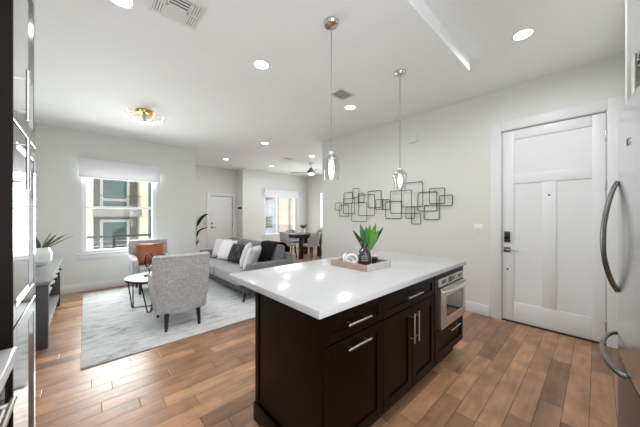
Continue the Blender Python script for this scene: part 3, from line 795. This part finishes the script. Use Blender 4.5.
for y in (1.082, 1.132): obj('rocker', boxm((3.999, y - .017, 1.155), (4.0035, y + .017, 1.22), .002), M['plate'], sw)
ch = thing('door_chime', 'small white chime box high on the wall above the wire sculpture', 'door chime', (4.0, 2.065, 2.56))
obj('cover', boxm((3.985, 1.985, 2.565), (4.0099, 2.14, 2.69), .008), M['wall'], ch)
th = thing('thermostat', 'small dark thermostat on the wall right of the far closet door', 'thermostat', (JX, 8.67, 1.58))
obj('case', boxm((JX - .022, 8.55, 1.585), (JX - .0005, 8.85, 1.66), .006), M['plastic_dark'], th)

# leaf sculpture left of far door
lf = thing('leaf_wall_sculpture', 'black metal leaf wall art left of the far closet door', 'wall art', (2.85, FY - .02, .45))
def crescent(pts_o, pts_i):
    bm = BM(); o = smooth_path([(x, 0, z) for x, z in pts_o]); i = smooth_path([(x, 0, z) for x, z in pts_i]); n = len(o)
    for y in (FY - .032, FY - .024):
        pass
    A = [[bm.verts.new((q.x, y, q.z)) for q in o] for y in (FY - .034, FY - .024)]; B_ = [[bm.verts.new((q.x, y, q.z)) for q in i] for y in (FY - .034, FY - .024)]
    for k in range(n - 1):
        bm.faces.new((A[0][k], A[0][k + 1], B_[0][k + 1], B_[0][k])); bm.faces.new((A[1][k], B_[1][k], B_[1][k + 1], A[1][k + 1]))
        bm.faces.new((A[0][k], A[1][k], A[1][k + 1], A[0][k + 1])); bm.faces.new((B_[0][k], B_[0][k + 1], B_[1][k + 1], B_[1][k]))
    for k in (0, n - 1): bm.faces.new((A[0][k], B_[0][k], B_[1][k], A[1][k]))
    return bm
obj('leaf', crescent([(2.69, .97), (2.70, 1.14), (2.80, 1.30), (2.94, 1.40), (3.06, 1.41)], [(2.692, .965), (2.80, 1.13), (2.88, 1.25), (2.98, 1.35), (3.06, 1.405)]), M['black_metal'], lf)
obj('leaf', crescent([(2.69, .62), (2.685, .76), (2.74, .86), (2.88, .94), (3.04, .955)], [(2.695, .62), (2.735, .74), (2.78, .83), (2.90, .905), (3.04, .95)]), M['black_metal'], lf)
obj('leaf', crescent([(2.68, .40), (2.675, .47), (2.70, .52), (2.75, .56)], [(2.685, .40), (2.72, .45), (2.74, .51), (2.752, .558)]), M['black_metal'], lf)
g = tube(BM(), smooth_path([(2.70, FY - .028, .36), (2.69, FY - .028, .6), (2.70, FY - .028, .97)]), .004, 6)
tube(g, smooth_path([(2.93, FY - .028, 1.0), (2.91, FY - .028, 1.1), (2.94, FY - .028, 1.2), (2.97, FY - .028, 1.1), (2.95, FY - .028, 1.02)]), .004, 6)
for x, z in ((2.72, 1.1), (2.70, .75)): cyl(g, (x, FY - .028, z), (x, FY, z), .004, n=6)
obj('stem', g, M['black_metal'], lf)

# ------------------------------------------------------------------ living room
RZ = .012
solo('area_rug', boxm((-.03, 3.085, 0.0004), (2.9, 5.99, RZ), .003), M['rug'], 'large distressed pale grey area rug on the wood floor', 'rug')

def make_armchair():
    r = thing('armchair', '', 'armchair')
    # back : tapered, leaning, slightly wrapped
    prof = [(.17, .24), (.20, .255), (.36, .298), (.40, .302), (.60, .308), (.80, .310), (.86, .308), (.885, .30)]
    bm = BM(); n = 10; fr, bk = [], []
    for z, hw in prof:
        lean = -.25 - .09 * (z - .17) / .7; a, b = [], []
        for i in range(n + 1):
            u = 2 * i / n - 1
            wrap = .06 * abs(u) ** 3
            a.append(bm.verts.new((u * hw, lean + wrap, z))); b.append(bm.verts.new((u * hw, lean + .11 + wrap * .7, z)))
        bk.append(a); fr.append(b)
    for i in range(len(prof) - 1):
        for j in range(n):
            bm.faces.new((bk[i][j], bk[i][j + 1], bk[i + 1][j + 1], bk[i + 1][j])); bm.faces.new((fr[i][j], fr[i + 1][j], fr[i + 1][j + 1], fr[i][j + 1]))
        for j in (0, n): bm.faces.new((bk[i][j], bk[i + 1][j], fr[i + 1][j], fr[i][j]))
    for i in (0, len(prof) - 1):
        for j in range(n): bm.faces.new((bk[i][j], bk[i][j + 1], fr[i][j + 1], fr[i][j]))
    bmesh.ops.recalc_face_normals(bm, faces=bm.faces[:])
    es = [e for e in bm.edges if len(e.link_faces) == 2 and e.calc_face_angle(0) > .9]
    bmesh.ops.bevel(bm, geom=es, offset=.022, segments=3, profile=.5, affect='EDGES', clamp_overlap=True)
    bo = obj('backrest', bm, M['grey_tweed'], r)
    z = .868
    obj('piping', tube(BM(), [(u * .302, -.25 - .09 * (z - .17) / .7 + .06 * abs(u) ** 3 - .002, z) for u in [k / 10 - 1 for k in range(21)]], .005, 6), M['grey_tweed'], bo)
    for s in (-1, 1):
        out = [(-.22, .19), (.30, .19), (.345, .30), (.365, .54), (.34, .585), (.26, .60), (-.05, .63), (-.26, .68)]
        bm = prism(BM(), out, s * .225, s * .31, 0, .03, 3)
        for v in bm.verts:
            if v.co.z < .36: v.co.x -= s * .04 * (.36 - v.co.z) / .17
        obj('armrest', bm, M['grey_tweed'], r)
    obj('seat_base', boxm((-.222, -.2, .18), (.222, .32, .315), .012), M['grey_tweed'], r)
    obj('seat_cushion', boxm((-.222, -.17, .318), (.222, .37, .455), .04, 4), M['grey_tweed'], r)
    for x, y in ((-.17, -.25), (.17, -.25), (-.19, .27), (.19, .27)):
        obj('leg', cyl(BM(), (x * 1.05, y * 1.06, 0), (x, y, .20), .016, .027, 14), M['black_wood'], r)
    return r
ac = make_armchair()
ac.location = (.887, 3.64, RZ); ac.rotation_euler = (0, 0, math.radians(-4))
ac['label'] = 'grey tweed armchair in the foreground seen from behind on the rug'; ac['group'] = 'grey tweed armchairs'
dup(ac, (.885, 5.56, RZ), PI, 'grey tweed armchair under the living room window holding a tan leather pillow')
lp = solo('leather_pillow', pillow_bm(.46, .38, .13, TR((.895, 5.60, RZ + .655), -16, 0, 2)), M['leather'], 'tan leather pillow leaning in the armchair by the window', 'pillow')

# coffee table
cx, cy, ch_ = .77, 4.455, .472
t = thing('coffee_table', 'round white coffee table with black wire base on the rug', 'coffee table', (cx, cy, RZ))
obj('tabletop', lathe(BM(), [(0, ch_ - .02), (.355, ch_ - .02), (.362, ch_ - .016), (.362, ch_ - .003), (.358, ch_), (0, ch_)], (cx, cy, 0), 48), M['white_lacquer'], t)
obj('rim', lathe(BM(), [(.34, ch_ - .034), (.366, ch_ - .034), (.366, ch_ - .012), (.3625, ch_ - .012), (.3625, ch_ - .0202), (.34, ch_ - .0202), (.34, ch_ - .034)], (cx, cy, 0), 48), M['black_metal'], t)
for k in range(4):
    a = PI / 4 + k * PI / 2 + .35
    tp = lambda aa, rr, z: (cx + rr * math.cos(aa), cy + rr * math.sin(aa), z)
    bm = tube(BM(), [tp(a - .28, .33, ch_ - .03), tp(a - .06, .29, RZ + .011), tp(a + .06, .29, RZ + .011), tp(a + .28, .33, ch_ - .03)], .008, 8)
    obj('leg', bm, M['black_metal'], t)
bm = BM()
for k in range(2):
    a = PI / 4 + k * PI / 2 + .35; tube(bm, [tp(a, .29, RZ + .012), tp(a + PI, .29, RZ + .012)], .007, 8)
obj('stretcher', bm, M['black_metal'], t)
o = thing('loop_sculpture', 'black wire loop sculpture on a small base on the coffee table', 'sculpture', (.70, 4.5, ch_))
obj('base', boxm((.63, 4.46, ch_ + .0005), (.77, 4.54, ch_ + .022), .003), M['black_metal'], o)
e1, e2 = Vector((.74, -.67, 0)), Vector((0, 0, 1)); c0 = Vector((.70, 4.5, ch_ + .21))
lp_ = [c0 + e1 * (.062 * math.cos(a)) + e2 * (.115 * math.sin(a)) for a in [2 * PI * i / 30 for i in range(30)]]
g = tube(BM(), lp_, .0065, 8, closed=True); tube(g, [(.70, 4.5, ch_ + .02), (.70, 4.5, ch_ + .1)], .0065, 8)
tube(g, [c0 + e1 * (-.03 + .035 * math.cos(a)) + Vector((.01, .01, -.01)) + e2 * (.07 * math.sin(a)) for a in [2 * PI * i / 24 for i in range(24)]], .005, 8, closed=True)
obj('loop', g, M['black_metal'], o)

# sofa
s = thing('sofa', 'light grey sofa with low arms along the right side of the rug', 'sofa', (2.2, 4.8, RZ))
obj('base_frame', boxm((1.785, 3.66, .165), (2.70, 5.95, .235), .01), M['sofa_base'], s)
for y0, y1 in ((3.775, 4.80), (4.805, 5.83)):
    obj('seat_cushion', boxm((1.755, y0, .236), (2.46, y1, .43), .04, 4), M['sofa'], s)
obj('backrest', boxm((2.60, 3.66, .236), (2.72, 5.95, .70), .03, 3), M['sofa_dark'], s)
for y0, y1 in ((3.775, 4.80), (4.805, 5.83)):
    bm = prism(BM(), [(2.36, .432), (2.598, .432), (2.64, .80), (2.60, .842), (2.52, .85), (2.455, .82)], y0, y1, 1, .035, 4)
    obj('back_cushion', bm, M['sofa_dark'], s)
for y0, y1 in ((3.62, 3.772), (5.833, 5.985)):
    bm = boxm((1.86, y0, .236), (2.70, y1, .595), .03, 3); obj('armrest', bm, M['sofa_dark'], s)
for x in (1.84, 2.64):
    for y in (3.72, 5.88): obj('leg', cyl(BM(), (x - (.03 if x < 2 else -.03), y, RZ), (x, y, .17), .014, .025, 14), M['black_wood'], s)
solo('throw_pillow', pillow_bm(.44, .42, .15, TR((2.21, 5.60, .64), -20, 0, -62)), M['white_fabric'], 'white throw pillow at the far end of the sofa beside its far arm', 'pillow', 'white sofa pillows')
solo('throw_pillow', pillow_bm(.46, .43, .15, TR((2.19, 5.24, .645), -22, 0, -75)), M['white_fabric'], 'large white throw pillow on the sofa directly left of the black patterned pillow', 'pillow', 'white sofa pillows')
solo('throw_pillow', pillow_bm(.42, .38, .13, TR((2.19, 4.80, .62), -24, 0, -80)), M['black_pattern'], 'black patterned throw pillow in the middle of the sofa', 'pillow')
solo('throw_pillow', pillow_bm(.46, .43, .14, TR((2.17, 4.36, .645), -18, 0, -122)), M['white_textured'], 'textured white throw pillow directly right of the black patterned pillow', 'pillow', 'white sofa pillows')
solo('throw_pillow', pillow_bm(.45, .42, .15, TR((2.12, 4.02, .64), -20, 0, -140)), M['white_fabric'], 'smooth white throw pillow at the near arm of the sofa under the black throw', 'pillow', 'white sofa pillows')
bm = BM()
path = smooth_path([(2.345, 0, .52), (2.372, 0, .62), (2.425, 0, .78), (2.455, 0, .85), (2.52, 0, .868), (2.605, 0, .862), (2.668, 0, .815), (2.737, 0, .70), (2.74, 0, .5)], 4)
rows = []
for i, q in enumerate(path):
    row = []
    nx = path[min(i + 1, len(path) - 1)] - path[max(i - 1, 0)]; nrm = Vector((-nx.z, 0, nx.x)).normalized()
    for k in range(15):
        t_ = k / 14; y = 3.80 + .50 * t_ + .02 * math.sin(i * .5); w = .004 + .005 * math.sin(t_ * 25 + i * .3)
        row.append((Vector((q.x, y, q.z)) + nrm * (w + .008), Vector((q.x, y, q.z)) + nrm * (w - .001)))
    rows.append(row)
V = [[[bm.verts.new(p) for p in c] for c in row] for row in rows]
for i in range(len(V) - 1):
    for k in range(14):
        bm.faces.new((V[i][k][0], V[i + 1][k][0], V[i + 1][k + 1][0], V[i][k + 1][0])); bm.faces.new((V[i][k][1], V[i][k + 1][1], V[i + 1][k + 1][1], V[i + 1][k][1]))
    for k in (0, 14): bm.faces.new((V[i][k][0], V[i][k][1], V[i + 1][k][1], V[i + 1][k][0]))
for i in (0, len(V) - 1):
    for k in range(14): bm.faces.new((V[i][k][0], V[i][k + 1][0], V[i][k + 1][1], V[i][k][1]))
solo('throw_blanket', bm, M['throw'], 'black throw blanket draped over the back of the sofa', 'blanket')

# console on the left wall
CF, CB, CY0, CY1, CT = -.28, -.70, 3.81, 5.55, .69
c = thing('media_console', 'charcoal console table with small drawers along the left wall', 'console table', (-.49, 4.68, 0))
obj('top', boxm((CB, CY0 - .02, CT - .035), (CF + .015, CY1 + .02, CT), .004), M['console_top'], c)
for y0, y1 in ((CY0, CY0 + .09), (CY1 - .09, CY1)):
    obj('end_panel', boxm((CB + .01, y0, 0), (CF, y1, CT - .036), .004), M['console'], c)
obj('shelf', boxm((CB + .01, CY0 + .09, .14), (CF - .005, CY1 - .09, .18), .003), M['console_top'], c)
obj('drawer_case', boxm((CB + .01, CY0 + .09, .50), (CF - .025, CY1 - .09, CT - .036)), M['console'], c)
w = (CY1 - CY0 - .18) / 4
for k in range(4):
    y0 = CY0 + .09 + k * w
    d = obj('drawer', boxm((CF - .025, y0 + .008, .515), (CF - .004, y0 + w - .008, CT - .045), .003), M['console_drawer'], c)
    kb = lathe(BM(), [(0, 0), (.012, 0), (.012, .012), (.022, .02), (.02, .03), (0, .032)], (0, 0, 0), 14)
    bmesh.ops.rotate(kb, verts=kb.verts[:], matrix=Matrix.Rotation(PI / 2, 3, 'Y')); bmesh.ops.translate(kb, verts=kb.verts[:], vec=(CF - .005, y0 + w / 2, .585))
    obj('knob', kb, M['black_metal'], d)
v = thing('faceted_vase', 'white faceted vase with long green leaves on the charcoal console', 'vase', (-.455, 5.15, CT))
vb = obj('vessel', lathe(BM(), [(0, 0), (.085, 0), (.118, .05), (.12, .15), (.09, .235), (.075, .235), (.09, .15), (.08, .02), (0, .02)], (-.455, 5.15, CT), 12), M['white_ceramic'], v, smooth=10)
for dx_, dy_, dz_, ln in ((.62, -.1, .62, .34), (.75, -.2, .55, .36), (.45, -.35, .75, .30), (.3, .1, .85, .28), (-.2, .1, .9, .3), (.55, .3, .6, .3), (-.1, -.5, .8, .26)):
    obj('leaf', leaf_bm((-.455 + dx_ * .04, 5.15 + dy_ * .04, CT + .19), (dx_, dy_, dz_), ln, .055, .1), M['leaf_olive'], v)

# ------------------------------------------------------------------ dining area
TX0, TX1, TY0, TY1 = 4.88, 5.80, 6.18, 7.04
t = thing('dining_table', 'square black dining table in the far dining area', 'dining table', (5.34, 6.6, 0))
obj('tabletop', boxm((TX0, TY0, .715), (TX1, TY1, .75), .004), M['black_wood'], t)
obj('apron', boxm((TX0 + .05, TY0 + .05, .63), (TX1 - .05, TY1 - .05, .715)), M['black_wood'], t)
for x in (TX0 + .075, TX1 - .075):
    for y in (TY0 + .075, TY1 - .075): obj('leg', boxm((x - .055, y - .055, 0), (x + .055, y + .055, .715), .006), M['black_wood'], t)
def make_dining_chair():
    r = thing('dining_chair', '', 'dining chair')
    prof = [(.40, .20, -.17), (.47, .225, -.20), (.60, .24, -.225), (.74, .225, -.25), (.82, .19, -.265), (.85, .13, -.27)]
    bm = BM(); n = 10; A, B_ = [], []
    for z, hw, y in prof:
        k = max(0, (.80 - z)); a, b = [], []
        for i in range(n + 1):
            u = 2 * i / n - 1; wrap = (.10 + .22 * k) * abs(u) ** 2.2
            a.append(bm.verts.new((u * hw, y + wrap, z))); b.append(bm.verts.new((u * hw * .86, y + .04 + wrap * .9, z)))
        A.append(a); B_.append(b)
    for i in range(len(prof) - 1):
        for j in range(n):
            bm.faces.new((A[i][j], A[i][j + 1], A[i + 1][j + 1], A[i + 1][j])); bm.faces.new((B_[i][j], B_[i + 1][j], B_[i + 1][j + 1], B_[i][j + 1]))
        for j in (0, n): bm.faces.new((A[i][j], A[i + 1][j], B_[i + 1][j], B_[i][j]))
    for i in (0, len(prof) - 1):
        for j in range(n): bm.faces.new((A[i][j], A[i][j + 1], B_[i][j + 1], B_[i][j]))
    obj('backrest', bm, M['chair_grey'], r, smooth=60)
    bm = prism(BM(), [(-.19, -.15), (-.235, .0), (-.23, .18), (-.18, .23), (.18, .23), (.23, .18), (.235, .0), (.19, -.15)], .40, .475, 2, .02, 3)
    obj('seat', bm, M['chair_grey'], r)
    for x, y in ((-.17, -.13), (.17, -.13), (-.18, .17), (.18, .17)):
        obj('leg', cyl(BM(), (x * 1.2, y * 1.2, 0), (x, y, .405), .012, .022, 12), M['black_wood'], r)
    return r
dc = make_dining_chair(); dc['group'] = 'dining chairs around the black table'
dc.location = (4.72, 6.66, 0); dc.rotation_euler = (0, 0, -PI / 2 + .05); dc['label'] = 'grey dining chair at the left side of the black dining table, nearest the sofa'
dup(dc, (5.19, 6.0, 0), .06, 'grey dining chair in front of the black dining table beside the white wall corner')
dup(dc, (5.36, 7.22, 0), PI, 'grey dining chair behind the black dining table under the dining window')
dup(dc, (6.0, 6.62, 0), PI / 2, 'grey dining chair at the right side of the black dining table, partly hidden')
v = thing('flower_vase', 'small white vase with green foliage on the black dining table', 'vase', (5.22, 6.48, .75))
obj('vessel', lathe(BM(), [(0, .0005), (.04, .0005), (.058, .05), (.05, .12), (.028, .17), (.034, .19), (.028, .19), (.022, .17), (0, .02)], (5.22, 6.48, .75), 20), M['white_ceramic'], v)
for k in range(14):
    a = k * 2.4; u_ = .35 + .65 * ((k * 7) % 10) / 10
    obj('leaf', leaf_bm((5.22, 6.48, .92), (math.cos(a) * u_, math.sin(a) * u_, .5 + .5 * ((k * 3) % 5) / 5), .19 + .02 * (k % 3), .06, .25), M['leaf_olive'], v)

# ------------------------------------------------------------------ ceiling fittings
def make_downlight():
    r = thing('recessed_downlight', '', 'ceiling light', group='recessed ceiling downlights')
    obj('trim_ring', lathe(BM(), [(.068, -.001), (.092, -.001), (.092, -.004), (.07, -.009), (.068, -.001)], n=32), M['plate'], r)
    obj('lens', lathe(BM(), [(0, -.0065), (.068, -.0065), (.068, -.002), (0, -.002)], n=32), M['lens'], r)
    return r
dl0 = None
DL = [((2.93, .457, ZH), 'round white downlight on the higher ceiling nearest the entry door'),
      ((1.30, 2.281, ZL), 'round white downlight between the flush gold ceiling light and the left pendant'),
      ((2.73, 2.343, ZL), 'round white downlight beside the small ceiling vent between the two pendants'),
      ((.18, 2.25, ZL), 'round white downlight cut by the top edge left of the large ceiling vent'),
      ((3.038, 7.372, ZH), 'round white downlight leftmost of those over the far passage door'),
      ((2.775, 4.72, ZL), 'round white downlight in the middle of the ceiling above the sofa'),
      ((4.60, 7.377, ZH), 'round white downlight furthest back, near the dining area window'),
      ((4.646, 5.377, ZH), 'round white downlight just above the dining area ceiling fan'),
      ((1.35, .30, ZH), 'added fill downlight above the kitchen aisle, out of view'), ((-.05, .30, ZH), 'added fill downlight above the lower left counter, out of view')]  # both lamps here are added outside the view to brighten the kitchen end
for loc, lab in DL:
    if dl0 is None: dl0 = make_downlight(); o = dl0; o.location = loc; o['label'] = lab
    else: o = dup(dl0, loc, 0, lab)
    ld = bpy.data.lights.new('downlight_beam', 'AREA'); ld.shape = 'DISK'; ld.size = .13; ld.energy = ENTRY_W if 'entry' in lab else (AISLE_FILL_W if loc[1] < .4 else DOWNLIGHT_W); ld.spread = math.radians(170); ld.color = (.98, .99, 1)
    lo = bpy.data.objects.new('downlight_beam', ld); COL.objects.link(lo); lo.parent = o; lo.location = (0, 0, -.012)

def make_pendant():
    r = thing('pendant_light', '', 'pendant light', group='glass pendants above the island')
    D = ZL
    obj('canopy', lathe(BM(), [(0, 0), (.062, 0), (.062, -.012), (.05, -.03), (.015, -.036), (0, -.036)], (0, 0, 0), 28), M['chrome'], r)
    obj('rod', cyl(BM(), (0, 0, -.034), (0, 0, 1.86 - D), .0045, n=10), M['rod_grey'], r)
    obj('socket', lathe(BM(), [(0, 1.865 - D), (.016, 1.865 - D), (.022, 1.845 - D), (.022, 1.80 - D), (.017, 1.79 - D), (0, 1.79 - D)], (0, 0, 0), 20), M['chrome'], r)
    gl = [(.024, 1.838 - D), (.045, 1.828 - D), (.066, 1.805 - D), (.071, 1.785 - D), (.068, 1.74 - D), (.061, 1.69 - D), (.057, 1.645 - D)]
    inn = [(a - .003, b) for a, b in gl][::-1]; inn[-1] = (.021, 1.834 - D)
    obj('glass_shade', lathe(BM(), gl + inn + [gl[0]], (0, 0, 0), 32), M['glass'], r)
    obj('bulb', lathe(BM(), [(0, 1.79 - D), (.012, 1.79 - D), (.019, 1.77 - D), (.022, 1.73 - D), (.019, 1.69 - D), (.01, 1.668 - D), (0, 1.664 - D)], (0, 0, 0), 20), M['bulb'], r)
    return r
p0 = make_pendant(); p0.location = (1.42, 1.412, ZL); p0['label'] = 'clear glass pendant light over the near end of the island, left of the two'
p1 = dup(p0, (2.455, 1.415, ZL), 0, 'clear glass pendant light over the far end of the island, right of the two')

# flush gold light
fx, fy = .63, 4.46
r = thing('flush_ceiling_light', 'gold flush ceiling light with glowing petal loops above the rug', 'ceiling light', (fx, fy, ZL))
obj('canopy', lathe(BM(), [(0, -.0005), (.10, -.0005), (.105, -.012), (.095, -.042), (.03, -.05), (0, -.05)], (fx, fy, ZL), 32), M['gold'], r)
obj('stem', lathe(BM(), [(.022, -.05), (.022, -.145), (.05, -.15), (.05, -.17), (0, -.175)], (fx, fy, ZL), 20), M['nickel'], r)
for k in range(9):
    a = 2 * PI * k / 9 + .2; ca, sa = math.cos(a), math.sin(a)
    W_ = lambda q, r_: tube(BM(), [(fx + p_.x * ca, fy + p_.x * sa, ZL + p_.y) for p_ in smooth_path(q, 4)], r_, 6)
    lo_ = obj('petal_loop', W_([(.05, -.162, 0), (.14, -.155, 0), (.22, -.125, 0), (.25, -.085, 0), (.235, -.062, 0)], .0055), M['led'], r)
    obj('petal_stay', W_([(.235, -.062, 0), (.14, -.058, 0), (.03, -.09, 0)], .003), M['gold'], lo_)

def vent(name, x0, x1, y0, y1, z, label, four):
    r = thing('ceiling_vent', label, 'air vent', ((x0 + x1) / 2, (y0 + y1) / 2, z))
    b = .022; bm = BM()
    for a, c in (((x0, y0), (x1, y0 + b)), ((x0, y1 - b), (x1, y1)), ((x0, y0 + b), (x0 + b, y1 - b)), ((x1 - b, y0 + b), (x1, y1 - b))): box(bm, (a[0], a[1], z - .008), (c[0], c[1], z - .0005), .002, 1)
    obj('frame', bm, M['vent'], r)
    obj('throat', boxm((x0 + b, y0 + b, z - .003), (x1 - b, y1 - b, z - .001)), M['vent_dark'], r)
    def slats(xa, xb, ya, yb, along_x, n):
        for i in range(n):
            if along_x: yy = ya + (yb - ya) * (i + .5) / n; box(g, (xa, yy - .006, z - .007), (xb, yy + .006, z - .003))
            else: xx = xa + (xb - xa) * (i + .5) / n; box(g, (xx - .006, ya, z - .007), (xx + .006, yb, z - .003))
    g = BM()
    if four:
        w = (x1 - x0 - 2 * b) * .24
        slats(x0 + b, x0 + b + w, y0 + b, y1 - b, False, 4); slats(x1 - b - w, x1 - b, y0 + b, y1 - b, False, 4)
        box(g, (x0 + b + w, y0 + b, z - .008), (x0 + b + w + .012, y1 - b, z - .003)); box(g, (x1 - b - w - .012, y0 + b, z - .008), (x1 - b - w, y1 - b, z - .003))
        ym = (y0 + y1) / 2; box(g, (x0 + b, ym - .008, z - .008), (x1 - b, ym + .008, z - .003))
        slats(x0 + b + w + .012, x1 - b - w - .012, ym, y1 - b, True, 9)
        slats(x0 + b + w + .012, x1 - b - w - .012, y0 + b, ym, True, 4)
    else:
        slats(x0 + b, x1 - b, y0 + b, y1 - b, False, max(4, int((x1 - x0) / .045)))
    obj('slat', g, M['vent'], r)
vent('ceiling_vent', .335, .66, 1.93, 2.22, ZL, 'large white four-way ceiling vent cut by the top edge of the picture', True)
vent('ceiling_vent', 2.24, 2.50, 2.06, 2.27, ZL, 'small white ceiling vent behind the left pendant rod', False)
vent('ceiling_vent', 4.20, 4.50, 6.0, 6.16, ZH, 'thin far ceiling vent left of the ceiling fan', False)

# ceiling fan
fx, fy = 5.23, 6.10
r = thing('ceiling_fan', 'brushed nickel ceiling fan with a light over the dining table', 'ceiling fan', (fx, fy, ZH))
obj('canopy', lathe(BM(), [(0, -.0005), (.065, -.0005), (.06, -.04), (.02, -.06), (0, -.06)], (fx, fy, ZH), 24), M['nickel'], r)
obj('downrod', cyl(BM(), (fx, fy, ZH - .055), (fx, fy, ZH - .17), .013), M['nickel'], r)
obj('motor', lathe(BM(), [(0, -.16), (.035, -.165), (.06, -.2), (.115, -.26), (.13, -.30), (.12, -.335), (0, -.335)], (fx, fy, ZH), 28), M['dark_steel'], r)
obj('light_bowl', lathe(BM(), [(0, -.39), (.05, -.382), (.085, -.36), (.1, -.336), (0, -.336)], (fx, fy, ZH), 24), M['fanlens'], r)
for k in range(3):
    a = 2 * PI * k / 3 + .15; mt = Matrix.Translation((fx, fy, ZH - .30)) @ Matrix.Rotation(a, 4, 'Z') @ Matrix.Rotation(math.radians(10), 4, 'X')
    bm = boxm((.11, -.055, -.005), (.66, .055, .005), .004)
    for q in bm.verts: q.co.y *= .75 + .45 * min(1, max(0, (q.co.x - .11) / .5))
    bmesh.ops.transform(bm, matrix=mt, verts=bm.verts[:]); obj('blade', bm, M['fan_pale'], r)
